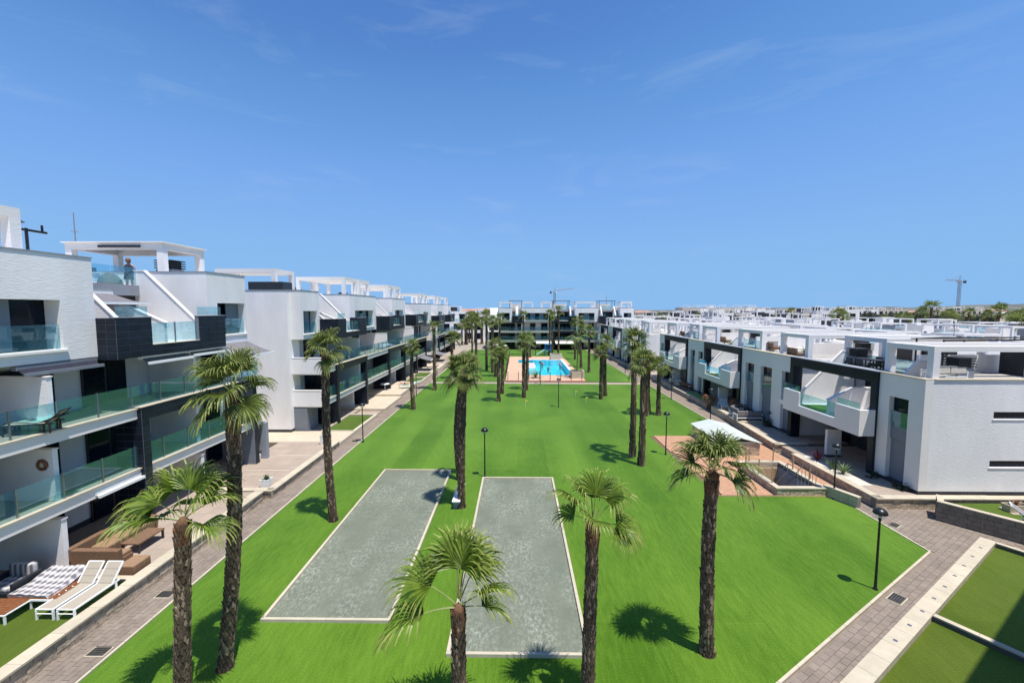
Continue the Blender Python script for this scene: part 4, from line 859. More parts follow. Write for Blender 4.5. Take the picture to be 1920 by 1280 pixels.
f2 = thing('pool_fence', 'line of dark fence posts with rails on the left side of the pool deck', 'fence', (x0, y0, 0))
for k in range(9): B('fence_post', 'dark_metal', f2, -.04, .04, 1 + k * 3.4 - .04, 1 + k * 3.4 + .04, .0, 1.5)
for z in (.7, 1.4): B('rail', 'dark_metal', f2, -.02, .02, 1, 28.2, z, z + .04)
B('gate_panel', 'brick_red', f2, -.05, .05, 17.5, 19.4, .1, 1.9)
for i, (px, py, lab) in enumerate(((8.6, 61.0, 'cream planter box with a slim young palm at the near corner of the pool'), (7.6, 84.0, 'cream planter box at the far corner of the pool'))):
    t = thing('planter_box', lab, 'planter', (px, py, .16)); s = .95 if i == 0 else 1.1
    for (a, b, c, d) in ((-s, s, -s, -s + .15), (-s, s, s - .15, s), (-s, -s + .15, -s + .15, s - .15), (s - .15, s, -s + .15, s - .15)): B('side_panel', 'terrace_cream', t, a, b, c, d, 0, 1.0)
    B('soil', 'soil', t, -s + .15, s - .15, -s + .15, s - .15, .1, .9)
# ------------------------------------------------------------------ palms
def frond(mb, pitch, rg, nseg=32, pet=0.55, L=0.98, az=0.0, org=(0, 0, 0), scale=1.0, steps=5, sag=1.0, spread=92, off=0.0):
    ca, sa = math.cos(az), math.sin(az); base = len(mb.v)
    out = []
    def put(p): return (org[0] + (p.x * ca - p.y * sa) * scale, org[1] + (p.x * sa + p.y * ca) * scale, org[2] + p.z * scale)
    p = Vector((off, 0, 0)); th = pitch; pts = [p.copy()]
    for k in range(5):
        th -= R(4 + 5 * (1 - abs(math.sin(pitch)))) * sag * .6
        p = p + Vector((math.cos(th), 0, math.sin(th))) * pet / 5; pts.append(p.copy())
    tb = MB().tube(pts, [.022, .019, .016, .014, .012, .012], 4)
    mb.add([put(Vector(v)) for v in tb.v], tb.f, 1)
    f = Vector((math.cos(th - .1), 0, math.sin(th - .1))); s = Vector((0, 1, 0)); n = f.cross(s) * -1
    if n.z < 0: n = -n
    E_ = pts[-1]; twist = rg.choice((-1, 1)) * rg.uniform(.05, .6)
    s = (s * math.cos(twist) + n * math.sin(twist)).normalized(); n = f.cross(s)
    if n.z < 0: n = -n
    dth = R(2 * spread) / nseg
    for i in range(nseg):
        q = R(-spread) + (i + .5) * dth + rg.uniform(-.02, .02)
        d = (f * math.cos(q) + s * math.sin(q) + n * (0.42 * abs(math.sin(q)) - .05)).normalized()
        side = (s * math.cos(q) - f * math.sin(q)); l = L * (0.62 + 0.38 * math.cos(q * .8)) * rg.uniform(.88, 1.1)
        pos = E_.copy(); g = (rg.uniform(.9, 1.5)) * sag; row = []
        for k in range(steps + 1):
            t = k / steps
            w = (dth * .54) * min(t, .44) * l * (1 if t < .46 else max(0.05, (1 - t) / .54)) + .003
            row.append((pos + side * w + n * (.010 if i % 2 else -.010) * (t > .05), pos - side * w + n * (-.010 if i % 2 else .010) * (t > .05)))
            dd = d + Vector((0, 0, -1)) * g * (max(0, t - .28) ** 1.6) * 4.2
            pos = pos + dd.normalized() * l / steps
        vs = [put(v) for r_ in row for v in r_]
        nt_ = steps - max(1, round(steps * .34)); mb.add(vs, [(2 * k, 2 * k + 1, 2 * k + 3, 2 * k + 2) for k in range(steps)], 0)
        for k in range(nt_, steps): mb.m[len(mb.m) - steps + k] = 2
PITCH = [82, 68, 54, 40, 26, 12, -2, -18, -36]
FR = {}
def frond_mesh(p, v, young=False, big=False):
    key = (p, v, young, big)
    if key not in FR:
        mb = MB(); rg = random.Random(p * 10 + v * 7 + 3)
        frond(mb, R(p), rg, 34 if not big else 40, sag=(1.0 if p < 60 else .8) * (1.0 if not big else .85), steps=6)
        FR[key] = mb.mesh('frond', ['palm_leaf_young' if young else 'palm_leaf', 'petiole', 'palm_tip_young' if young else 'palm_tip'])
    return FR[key]

def trunk_mesh(path, r0, r1, rg, row=.105, n=11, size=1.0, red_from=None, far=False):
    mb = MB(); L = path[-1][2] - path[0][2]; red_from = 1 - .55 / L
    def at(z):
        t = max(0, min(1, (z - path[0][2]) / L)); k = t * (len(path) - 1); i = min(int(k), len(path) - 2); u = k - i
        a, b = Vector(path[i]), Vector(path[i + 1]); return a.lerp(b, u), t
    def rad(t): return (r0 + (r1 - r0) * min(1, t * 1.3)) * (1 + .28 * max(0, 1 - t * L / .35) ** 2) * (1 + (.10 * math.sin(math.pi * min(1, max(0, (t - .86) / .14)))))
    rows = max(4, int(L / .25)); pts = []; rs = []
    for k in range(rows + 1):
        p, t = at(path[0][2] + L * k / rows); pts.append(p); rs.append(rad(t) * rg.uniform(.95, 1.04))
    mb.tube(pts, rs, 10, 0, caps=True)
    sc = MB(); z = .02; j = 0
    while z < L - .02:
        p, t = at(path[0][2] + z); r = rad(t)
        for k in range(n):
            if rg.random() < .06: continue
            a = 2 * math.pi * (k + .5 * (j % 2) + rg.uniform(-.18, .18)) / n; ca, sa = math.cos(a), math.sin(a)
            w = (2 * math.pi * r / n) * rg.uniform(.42, .62); h = row * rg.uniform(1.1, 1.9) * size; o = rg.uniform(.012, .05) * size * (1.6 if rg.random() < .06 else 1)
            def P(da, rr, dz): return (p.x + ca * rr - sa * da, p.y + sa * rr + ca * da, p.z + dz)
            bl, br = P(-w, r * .97, 0), P(w, r * .97, 0); tip = P(rg.uniform(-w, w) * .4, r + o, h); bot = P(0, r * 1.02 + o * .25, -h * .35); mid = P(0, r * .96, h * .8)
            mi = 2 if (t > red_from and rg.random() < .75) else (1 if rg.random() < .19 else 0)
            sc.add([bl, br, tip, bot, mid], [(0, 3, 2), (3, 1, 2), (0, 2, 4), (2, 1, 4)], mi)
        z += row; j += 1
    return mb, sc
def palm(label, base, top, r=.25, crown=26, cscale=1.0, seed=1, young=False, fronds=None, group=None, pmin=-36, mid=None, big=False):
    rg = random.Random(seed); t = thing('palm_tree', label, 'palm', (base[0], base[1], 0), 0, group)
    tx, ty, tz = top[0] - base[0], top[1] - base[1], top[2]; m_ = mid or (0, 0); path = []
    for k in range(9):
        u = k / 8; b_ = math.sin(math.pi * u); path.append((tx * u + m_[0] * b_, ty * u + m_[1] * b_, tz * u - .03 * (k == 0)))
    r *= .76; tr, sc = trunk_mesh(path, r, r * .86, rg)
    tr.build('trunk', 'bark', t, smooth=True); sc.build('bark_scales', ['bark_scale', 'bark_pale', 'bark_red'], t, kind='stuff')
    MB().lathe([(r * .80, -.06), (r * .84, .03), (r * .62, .08), (r * .36, .13), (.02, .16)], 10).build('crown_base', 'bark_red', t, loc=(tx, ty, tz), smooth=True)
    MB().lathe([(r * .9, .004), (r * 1.3, .006), (r * 1.42, .001)], 14).build('root_ring', 'soil', t)
    if fronds is None:
        fronds = []
        for i in range(crown):
            u = (i + .5) / crown; p = 84 - (84 - pmin) * u ** 1.15 + rg.uniform(-10, 10)
            fronds.append((p, i * 2.39996 + rg.uniform(-.6, .6), rg.uniform(.8, 1.12)))
    for (p, a, s) in fronds:
        pk = min(PITCH, key=lambda q: abs(q - p)); me = frond_mesh(pk, rg.randint(0, 1), young, big)
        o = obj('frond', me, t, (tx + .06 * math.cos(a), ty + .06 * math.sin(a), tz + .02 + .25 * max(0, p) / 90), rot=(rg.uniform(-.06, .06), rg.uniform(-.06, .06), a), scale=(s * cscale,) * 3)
    return t
def lk(deg): return R(deg)
palm('short leaning palm with pale sparse fronds beside the sun lounger terrace', (-8.62, 10.15), (-8.28, 10.1, 4.72), .235, seed=3, young=True, cscale=.98, big=True,
     fronds=[(84, 1.2, 1.0), (70, .4, 1.0), (68, 2.6, 1.05), (40, 3.1, 1.12), (24, 3.5, 1.15), (6, 3.0, 1.15), (38, .3, .95), (12, -.2, 1.0), (30, 1.8, .9), (56, 1.0, 1.05)])
palm('tall curved palm with a dense crown against the tiled apartment block', (-8.18, 11.13), (-7.5, 11.0, 7.72), .225, 17, .88, seed=5, mid=(.16, 0), pmin=-16)
palm('slender tall palm beside the long side of the left petanque court', (-8.73, 19.45), (-8.72, 19.2, 7.95), .225, 17, .74, seed=8, mid=(-.12, 0), pmin=-24)
palm('tall palm standing behind the white bench between the courts', (-2.83, 20.9), (-2.6, 20.6, 6.75), .235, 19, .82, seed=11, mid=(-.05, 0), pmin=-28)
palm('tall leaning palm half hidden behind the palm at the white bench', (-3.35, 24.4), (-3.0, 24.0, 6.55), .24, 13, .74, seed=12, mid=(-.3, 0), pmin=-30)
palm('short stout palm at the bottom with wide drooping pale fronds over the courts', (-1.34, 9.2), (-1.33, 9.15, 3.22), .215, seed=14, young=True, cscale=1.2, big=True,
     fronds=[(88, 1.4, .9), (82, 2.0, 1.0), (78, .6, .95), (68, 1.4, 1.0), (40, 3.05, 1.05), (16, 3.4, 1.08), (34, -.1, .80), (10, .15, .72), (54, 1.0, .9)])
palm('straight palm with an open fan crown rising from the near edge of the right court', (1.75, 9.95), (1.80, 9.8, 4.86), .20, seed=17, cscale=.84, young=True,
     fronds=[(84, 1.2, 1), (74, .2, 1), (72, 2.6, 1), (58, 1.5, 1.05), (50, 0.1, 1.05), (52, 3.1, 1.08), (32, 2.9, .85), (10, -.05, 1.05), (6, -.4, .95), (44, 4.6, .8)])
palm('lone palm with shaggy trunk on the open lawn right of the courts', (5.55, 11.82), (5.42, 11.6, 5.42), .235, seed=21, cscale=.84, mid=(-.06, 0),
     fronds=[(86, 1, .95), (78, 2.4, 1), (74, .3, 1), (66, 3.7, .9), (60, 1.3, 1), (52, 2.9, 1.08), (46, .5, 1.0), (36, 3.3, 1.12), (30, 0.0, 1.08), (14, 3.1, 1.05), (4, -.25, 1.08), (-4, .35, .9), (44, 4.7, .8), (70, 5.2, .95), (62, 4.4, .9), (80, 3.3, 1), (56, 2.0, 1)])

# smaller palms share crowns and trunks
CROWNS = []
for v in range(5):
    mb = MB(); rg = random.Random(50 + v); N = 14
    for i in range(N):
        u = (i + .5) / N; p = 86 - 108 * u ** 1.15 + rg.uniform(-9, 9)
        frond(mb, R(p), rg, 18, az=i * 2.39996 + rg.uniform(-.6, .6), scale=rg.uniform(.85, 1.1), steps=4, org=(0, 0, .2 * max(0, p) / 90), off=.05)
    CROWNS.append(mb.mesh('crown', ['palm_leaf_far', 'petiole', 'palm_tip']))
TRUNKS = []
for v in range(4):
    rg = random.Random(80 + v); dx = rg.uniform(-.25, .25)
    tr, sc = trunk_mesh([(dx * math.sin(math.pi * k / 8), 0, 5.0 * k / 8) for k in range(9)], .175, .145, rg, row=.2, n=8, size=1.4)
    TRUNKS.append((tr.mesh('trunk', 'bark'), sc.mesh('bark_scales', ['bark_scale', 'bark_pale', 'bark_red'])))
def small_palm(label, x, y, h, cs=1.0, group=None, lean=0.0, z=0.0, ts=1.0):
    t = thing('palm_tree', label, 'palm', (x, y, z), rnd.uniform(0, 6.28), group); k = rnd.randrange(4)
    a, b = TRUNKS[k]; obj('trunk', a, t, scale=(ts, ts, h / 5.0)); o = obj('bark_scales', b, t, scale=(ts, ts, h / 5.0)); o['kind'] = 'stuff'
    obj('crown', CROWNS[rnd.randrange(5)], t, (0, 0, h), rot=(rnd.uniform(-.1, .1), rnd.uniform(-.1, .1), rnd.uniform(0, 6.28)), scale=(cs, cs, cs))
    return t
G1 = 'palms on the lawn around the pool'
for (x, y, h, cs, lab) in [
    (-10.4, 41.9, 6.1, .95, 'palm at the left lawn edge in front of the sunbather terrace'), (-10.2, 52.0, 7.5, 1.0, 'tall thin palm at the left lawn edge just before the crossing path'),
    (7.85, 28.5, 7.7, 1.0, 'taller of the two close palms left of the timber deck'), (7.97, 26.8, 6.4, 1.0, 'lower of the two close palms left of the timber deck'),
    (12.1, 39.6, 5.2, .95, 'palm in the clump behind the deck lamp, leftmost trunk'), (12.75, 41.0, 4.6, .9, 'darker palm in the middle of the clump behind the deck lamp'), (13.3, 39.8, 4.5, 1.0, 'rightmost palm of the clump behind the deck lamp'),
    (-2.0, 45.7, 4.8, 1.0, 'nearer of the two palms on the lawn left of the pool lamp'), (-1.8, 49.9, 5.2, .85, 'farther of the two palms on the lawn left of the pool lamp'),
    (.75, 47.7, 6.1, 1.05, 'nearer of the two palms before the left end of the pool'), (1.1, 52.2, 6.3, .95, 'farther of the two palms before the left end of the pool'),
    (9.3, 47.0, 5.0, .95, 'nearer of the two palms on the lawn right of the pool'), (10.15, 48.8, 6.0, 1.05, 'farther and taller of the two palms on the lawn right of the pool'),
    (-9.2, 60.5, 5.6, 1.15, 'palm on the lawn just beyond the crossing path at the left'), (-6.4, 66.0, 7.5, 1.1, 'leftmost tall palm behind the crossing path'), (-5.0, 69.0, 8.6, 1.2, 'tallest palm of the group left of the pool'), (-3.9, 66.5, 7.8, 1.1, 'palm third from the left in the group left of the pool'), (-2.9, 72.0, 8.2, 1.1, 'palm fourth from the left in the group left of the pool'), (-3.2, 62.5, 4.6, 1.1, 'low bushy palm at the left fence of the pool'),
    (11.3, 67.0, 6.4, 1.1, 'palm on the right lawn beside the pool planter'), (10.9, 72.5, 6.2, 1.0, 'palm on the right lawn behind the slim planter palm'), (11.4, 84.0, 7.2, 1.1, 'palm on the right lawn near the far block'),
    (6.9, 92.0, 8.6, 1.2, 'tall palm in front of the far block, right of the slide'), (9.0, 93.5, 9.4, 1.3, 'tallest palm in front of the far block'), (8.0, 97.0, 8.0, 1.2, 'palm close to the far block between two taller palms'), (1.3, 92.0, 8.4, 1.2, 'palm in front of the far block behind the pool steps'), (-5.2, 92, 7.2, 1.2, 'palm by the far lawn edge left of the white umbrella'), (-8.4, 86, 8.0, 1.2, 'palm by the far left corner of the lawn'), (-10.2, 96, 8.2, 1.2, 'farthest palm at the left lawn edge'), (13.9, 95, 7.4, 1.2, 'palm at the far right corner of the lawn'), (2.6, 86.5, 4.2, .9, 'low palm behind the far edge of the pool')]:
    small_palm(lab, x, y, h, cs * .84, G1)
# slim feathery palm in the pool planter
t = thing('feather_palm', 'slim young palm with yellowing feathery fronds in the cream pool planter', 'palm', (8.6, 61.0, 1.05))
MB().tube([(0, 0, 0), (.05, 0, 2), (0, 0, 4.6)], [.11, .1, .08], 8).build('trunk', 'petiole', t)
rg = random.Random(4)
for i in range(11):
    mb = MB(); p = Vector((0, 0, 0)); th = R(75 - 8 * i % 60)
    pts = []
    for k in range(9): pts.append(p.copy()); th -= R(13); p = p + Vector((math.cos(th), 0, math.sin(th))) * .24
    mb.tube(pts, [.02] * 9, 4, 1)
    for k in range(1, 9):
        for s in (-1, 1):
            q = pts[k]; mb.add([q, q + Vector((.08, s * .05, 0)), q + Vector((.14, s * .40, -.22)), q + Vector((.02, s * .22, -.05))], [(0, 1, 2, 3)])
    mb.build('frond', ['palm_leaf_young', 'petiole'], t, loc=(0, 0, 4.6)).rotation_euler = (0, 0, i * 2.4)
def spiky(label, x, y, z, h, n, m='agave', name='agave_plant', wid=.045, cat='plant', droop=.5, group=None, spread=.75):
    t = thing(name, label, cat, (x, y, z), 0, group); mb = MB()
    for i in range(n):
        a = i * 2.4 + rnd.uniform(-.2, .2); tilt = R(85) - spread * (i / n) * R(75); l = h * rnd.uniform(.75, 1.1); p = Vector((0, 0, 0)); rows = []
        for k in range(5):
            u = k / 4; w = wid * (1 - u) ** .7 * (.6 + u * 1.2) + .003; s = Vector((-math.sin(a), math.cos(a), 0)); rows.append((p + s * w, p - s * w))
            th = tilt - u * droop; p = p + Vector((math.cos(th) * math.cos(a), math.cos(th) * math.sin(a), math.sin(th))) * l / 4
        mb.add([v for r_ in rows for v in r_], [(2 * k, 2 * k + 1, 2 * k + 3, 2 * k + 2) for k in range(4)])
    mb.build('leaves', m, t); return t
def pot(label, x, y, z, w, h, m='white_metal', d=None, name='plant_pot'):
    t = thing(name, label, 'pot', (x, y, z)); d = d or w
    mb = MB(); k = .86
    for (a, b) in ((0, .10),): pass
    vs = [(-w * k / 2, -d * k / 2, 0), (w * k / 2, -d * k / 2, 0), (w * k / 2, d * k / 2, 0), (-w * k / 2, d * k / 2, 0), (-w / 2, -d / 2, h), (w / 2, -d / 2, h), (w / 2, d / 2, h), (-w / 2, d / 2, h)]
    i_ = .04; vs += [(-w / 2 + i_, -d / 2 + i_, h), (w / 2 - i_, -d / 2 + i_, h), (w / 2 - i_, d / 2 - i_, h), (-w / 2 + i_, d / 2 - i_, h), (-w / 2 + i_, -d / 2 + i_, h - .08), (w / 2 - i_, -d / 2 + i_, h - .08), (w / 2 - i_, d / 2 - i_, h - .08), (-w / 2 + i_, d / 2 - i_, h - .08)]
    mb.add(vs, [(0, 3, 2, 1), (0, 1, 5, 4), (1, 2, 6, 5), (2, 3, 7, 6), (3, 0, 4, 7), (4, 5, 9, 8), (5, 6, 10, 9), (6, 7, 11, 10), (7, 4, 8, 11), (8, 9, 13, 12), (9, 10, 14, 13), (10, 11, 15, 14), (11, 8, 12, 15)])
    mb.build('pot_body', m, t); B('soil', 'soil', t, -w / 2 + .045, w / 2 - .045, -d / 2 + .045, d / 2 - .045, h - .12, h - .075); return t
pot('white square pot holding an agave on the wall corner', -13.65, 22.4, .40, .48, .42); spiky('small agave in the white pot on the wall corner', -13.65, 22.4, .72, .42, 16)
pot('white square pot holding a dark round bush by the block end', -16.6, 26.1, .40, .55, .40); pot('white ribbed pot holding an agave by the slender tall palm', -13.7, 29.75, .40, .6, .62); spiky('yellow green agave in the white ribbed pot', -13.7, 29.75, .92, .55, 22, wid=.05)
def bush_mesh(seed, n, r, leaf, flat=1.0):
    rg = random.Random(seed); mb = MB(); cl = [(Vector((rg.gauss(0, .42), rg.gauss(0, .42), rg.gauss(0, .36))) * r, rg.uniform(.35, .6) * r) for _ in range(9)]
    for i in range(n):
        c, cr_ = cl[rg.randrange(9)]; d = Vector((rg.gauss(0, 1), rg.gauss(0, 1), rg.gauss(0, 1))).normalized(); p = c + d * cr_ * rg.uniform(.6, 1.0); p.z *= flat
        a = Vector((rg.gauss(0, 1), rg.gauss(0, 1), rg.gauss(0, .6))).normalized(); b = a.cross(d).normalized(); s = leaf * rg.uniform(.6, 1.3)
        mb.add([p - a * s, p - b * s * .5, p + a * s, p + b * s * .5], [(0, 1, 2, 3)])
    return mb
def bush(label, x, y, z, r, m='tree_leaf', n=500, leaf=.06, seed=1, flat=1.0):
    t = thing('bush', label, 'bush', (x, y, z)); bush_mesh(seed, n, r, leaf, flat).build('foliage', m, t); return t
bush('dark round bush in the white pot by the block end', -16.6, 26.1, 1.0, .34, seed=2)
spiky('dark red spiky shrub in the gravel bed behind the corner wall', 18.85, 26.4, .52, .8, 40, 'maroon_leaf', 'cordyline_plant', .03, 'plant', .3); spiky('green spiky shrub in the gravel bed near the lamp', 18.8, 25.0, .52, .7, 34, 'agave', 'yucca_plant', .03); spiky('pale spiky shrub in the gravel bed nearest the lamp', 18.8, 24.2, .52, .75, 40, 'agave', 'yucca_plant', .02, 'plant', .6)
bush('low green shrub at the corner of the blank end wall', 20.2, 22.2, .6, .4, seed=4, n=350); bush('low shrub against the house wall by the corner', 20.1, 23.7, .55, .3, seed=5, n=200)
bush('brown dried bush on the low wall beside the distant lamp', 19.0, 42.0, 1.0, .65, 'dry_leaf', 700, .07, 6); bush('dark leafy bush by the house door behind the outdoor sofa', 20.1, 36.9, 1.1, .6, n=600, seed=7); bush('green leafy bush right of the dark doorway', 20.1, 34.2, .95, .5, n=500, seed=8); bush('reddish brown bush against the house wall behind the armchair', 20.0, 38.6, 1.3, .6, 'dry_leaf', 500, .07, 9)
spiky('bare tropical plant standing in front of the pool', 2.6, 60.6, .16, 1.7, 22, 'agave', 'tropical_plant', .08, 'plant', 1.2)

# ------------------------------------------------------------------ lamps, drains, bench, flags
def lamp_proto():
    t = thing('lamp_post', '', 'lamp', (0, 0, 0))
    MB().lathe([(.09, 0), (.09, .02), (.05, .06), (.042, .5), (.034, 2.55), (.05, 2.58), (.05, 2.62)], 12).build('pole', 'dark_metal', t, smooth=True)
    MB().lathe([(.05, 2.62), (.13, 2.66), (.185, 2.74), (.205, 2.81)], 18).build('glass_bowl', 'glass_clear', t, smooth=True)
    MB().lathe([(.0, 2.74), (.05, 2.72), (.06, 2.66), (0, 2.64)], 10).build('bulb', 'white_metal', t, smooth=True)
    MB().lathe([(.215, 2.80), (.225, 2.82), (.20, 2.90), (.13, 2.97), (.05, 3.0), (0, 3.005)], 18).build('hood', 'dark_metal', t, smooth=True)
    return t
lp = lamp_proto(); G2 = 'lamp posts around the lawn'
for i, (x, y, lab) in enumerate([(12.83, 14.73, 'black globe lamp post on the lawn beside the lower right path'), (16.75, 22.1, 'black globe lamp post at the corner of the timber deck'), (10.22, 28.84, 'black globe lamp post at the left edge of the timber deck'), (-1.93, 24.75, 'black globe lamp post at the far end of the courts'),
        (-11.6, 31.3, 'black globe lamp post at the left path in front of the grass bed'), (4.21, 43.0, 'black globe lamp post alone on the lawn before the pool'), (17.2, 37.6, 'black globe lamp post behind the glass skylight'), (-11.65, 48.5, 'black globe lamp post by the left path near the sunbather'), (-11.5, 60.5, 'black globe lamp post by the left path beyond the crossing path'),
        (3.1, 56.6, 'black globe lamp post standing in front of the pool fence'), (17.1, 47.0, 'black globe lamp post by the right path behind the palm clump'), (16.9, 66.5, 'black globe lamp post by the right path beyond the crossing path')]):
    o = lp if i == 0 else copy_tree(lp)
    o['label'] = lab; o['group'] = G2; o.location = (x, y, 0)
def drain(label, x, y, a, w=.62, l=.36):
    t = thing('drain_cover', label, 'drain', (x, y, .0), a); B('rim', 'coping', t, -w / 2 - .03, w / 2 + .03, -l / 2 - .03, l / 2 + .03, -.02, .018); B('grate', 'drain', t, -w / 2, w / 2, -l / 2, l / 2, -.01, .024)
    for k in range(5): B('grate_bar', 'dark_metal', t, -w / 2 + .02, w / 2 - .02, -l / 2 + .05 + k * .065, -l / 2 + .07 + k * .065, .024, .030)
drain('dark drain cover in the left path closest to the camera', -12.23, 11.6, math.pi / 2 * 0, .5, .3); drain('dark drain cover in the left path beside the loungers', -12.35, 14.1, 0, .5, .3); drain('dark drain cover in the left path by the lamp post', -12.3, 31.5, 0, .5, .3)
drain('dark drain cover in the right path below the lamp post', 13.15, 14.22, AD); drain('dark drain cover at the paved junction on the right', 17.5, 19.3, AD, .5, .3)
t = thing('bench', 'long white bench between the two petanque courts', 'bench', (-3.05, 21.7, 0))
MB().rbox(-.2, .2, -1.15, 1.15, .38, .46, .015).build('seat', 'white_metal', t)
for y in (-.9, .9): MB().rbox(-.16, .16, y - .06, y + .06, 0, .38, .01).build('leg', 'grey_wall', t)
for (x, y, lab) in ((.85, 43.4, 'small yellow putting flag left of the lone lamp post'), (7.3, 44.9, 'small yellow putting flag nearest to the palm pair right of the pool'), (6.7, 48.5, 'small yellow putting flag between the lone lamp post and the right palm pair'), (3.3, 54.5, 'small yellow putting flag just before the crossing path')):
    t = thing('putting_flag', lab, 'flag', (x, y, 0)); MB().tube([(0, 0, 0), (0, 0, .7)], .012, 6).build('pole', 'white_metal', t); MB().add([(0, -.01, .45), (0, .01, .45), (.3, 0, .57), (0, -.01, .7), (0, .01, .7)], [(0, 2, 3), (1, 4, 2), (3, 2, 4)]).build('pennant', 'yellow', t)

# ------------------------------------------------------------------ furniture
def lounger(label, x, y, z, rz, back=38, fm='white_metal', sm='sling', L=1.75, w=.56, group=None, zs=.36):
    t = thing('sun_lounger', label, 'sun lounger', (x, y, z), rz, group); h = L * .66; c, s = math.cos(R(back)), math.sin(R(back)); bl = L - h
    for sx in (-1, 1): MB().rbox(sx * w / 2 - .022, sx * w / 2 + .022, 0, h + .25, zs - .05, zs, .008).build('side_rail', fm, t)
    for yy in (0.02, h + .12):
        for sx in (-1, 1): MB().rbox(sx * w / 2 - .022, sx * w / 2 + .022, yy - .03, yy + .03, 0, zs - .05, .008).build('leg', fm, t)
    MB().tube([(-w / 2, .02, .2), (w / 2, .02, .2)], .015, 6).build('stretcher', fm, t); MB().tube([(-w / 2, .02, zs - .02), (w / 2, .02, zs - .02)], .02, 6).build('stretcher', fm, t)
    mb = MB(); n = 6
    for k in range(n):
        y0, y1 = .03 + (h - .03) * k / n, .03 + (h - .03) * (k + 1) / n; sg = lambda q: -.02 * math.sin(math.pi * q / h)
        mb.add([(-w / 2 + .02, y0, zs + sg(y0)), (w / 2 - .02, y0, zs + sg(y0)), (w / 2 - .02, y1, zs + sg(y1)), (-w / 2 + .02, y1, zs + sg(y1)), (-w / 2 + .02, y0, zs - .01 + sg(y0)), (w / 2 - .02, y0, zs - .01 + sg(y0)), (w / 2 - .02, y1, zs - .01 + sg(y1)), (-w / 2 + .02, y1, zs - .01 + sg(y1))], [(0, 1, 2, 3), (7, 6, 5, 4)])
    mb.build('seat_sling', sm, t)
    b = node('backrest', t, (0, h, zs)); b.rotation_euler = (R(back), 0, 0)
    MB().rbox(-w / 2 + .02, w / 2 - .02, .01, bl, -.012, .0, .004).build('back_sling', sm, b)
    for sx in (-1, 1): MB().rbox(sx * w / 2 - .02, sx * w / 2 + .02, 0, bl + .02, -.04, .005, .008).build('back_rail', fm, b)
    MB().rbox(-w / 2, w / 2, bl, bl + .035, -.04, .006, .008).build('back_rail', fm, b)
    for q in (.34, .67): B('seam', 'grey_sling', b, -w / 2 + .03, w / 2 - .03, bl * q - .006, bl * q + .006, .0005, .004)
    return t
G3 = 'pair of white framed loungers by the stone wall'
lounger('cream sling lounger with white frame, farther from the low stone wall', -14.46, 12.2, .5, 0, group=G3, L=1.9, back=50, w=.52); lounger('cream sling lounger with white frame, right beside the low stone wall', -13.80, 12.2, .5, 0, group=G3, L=1.9, back=50, w=.52)
t = thing('daybed', 'white and teak daybed with a checked blanket next to the loungers', 'daybed', (-15.5, 13.3, .5))
for sx in (-.68, .68):
    for sy in (-.6, .6): MB().rbox(sx - .03, sx + .03, sy - .03, sy + .03, 0, .3, .008).build('leg', 'white_metal', t)
MB().rbox(-.72, .72, -.64, .64, .26, .33, .015).build('frame', 'white_metal', t)
for k in range(6): MB().rbox(-.70, .88, -.62 + k * .207, -.44 + k * .207, .332, .36, .006).build('slat', 'teak', t)
mb = MB(); n = 14
def bz(u, v): return .37 + .10 + .05 * math.sin(u * 5 + v * 3) * .5 + .28 * max(0, v - .45) * 1.2 - .10 * (abs(u - .5) > .47) + .015 * math.sin(u * 23 + v * 9)
gv = [(-.72 + 1.36 * i / n, -.62 + 1.3 * j / n, bz(i / n, j / n)) for i in range(n + 1) for j in range(n + 1)]
mb.add(gv, [(i * (n + 1) + j, (i + 1) * (n + 1) + j, (i + 1) * (n + 1) + j + 1, i * (n + 1) + j + 1) for i in range(n) for j in range(n)])
mb.rbox(-.70, .62, -.60, .6, .362, .46, .03); mb.build('blanket', 'checked_blanket', t, smooth=True)
MB().rbox(-1.25, -.75, -.4, .7, .0, .36, .03).rbox(-1.3, -.78, .5, .75, .36, .75, .05).build('armchair_seat', 'anthracite', t) if False else None
t = thing('low_table', 'low teak slatted table with white metal frame at the left edge on the grass', 'table', (-15.95, 12.35, .5))
for sx in (-.5, .5):
    for sy in (-.35, .35): MB().rbox(sx - .025, sx + .025, sy - .025, sy + .025, 0, .3, .006).build('leg', 'white_metal', t)
MB().rbox(-.53, .53, -.38, .38, .27, .31, .01).build('frame', 'white_metal', t)
for k in range(7): MB().rbox(-.5, .5, -.355 + k * .103, -.262 + k * .103, .312, .335, .005).build('slat', 'teak', t)
t = thing('armchair', 'dark armchair with grey striped cushions in the shade behind the teak table', 'armchair', (-16.9, 13.4, .5))
MB().rbox(-.45, .45, -.45, .45, .1, .32, .03).build('seat_frame', 'anthracite', t); MB().rbox(-.4, .4, -.42, .3, .32, .45, .05).build('seat_cushion', 'checked_blanket', t); MB().rbox(-.42, .42, .28, .48, .3, .85, .06).build('back_cushion', 'checked_blanket', t)
for sx in (-1, 1): MB().rbox(sx * .5 - .05, sx * .5 + .05, -.42, .45, .1, .6, .02).build('armrest', 'anthracite', t)
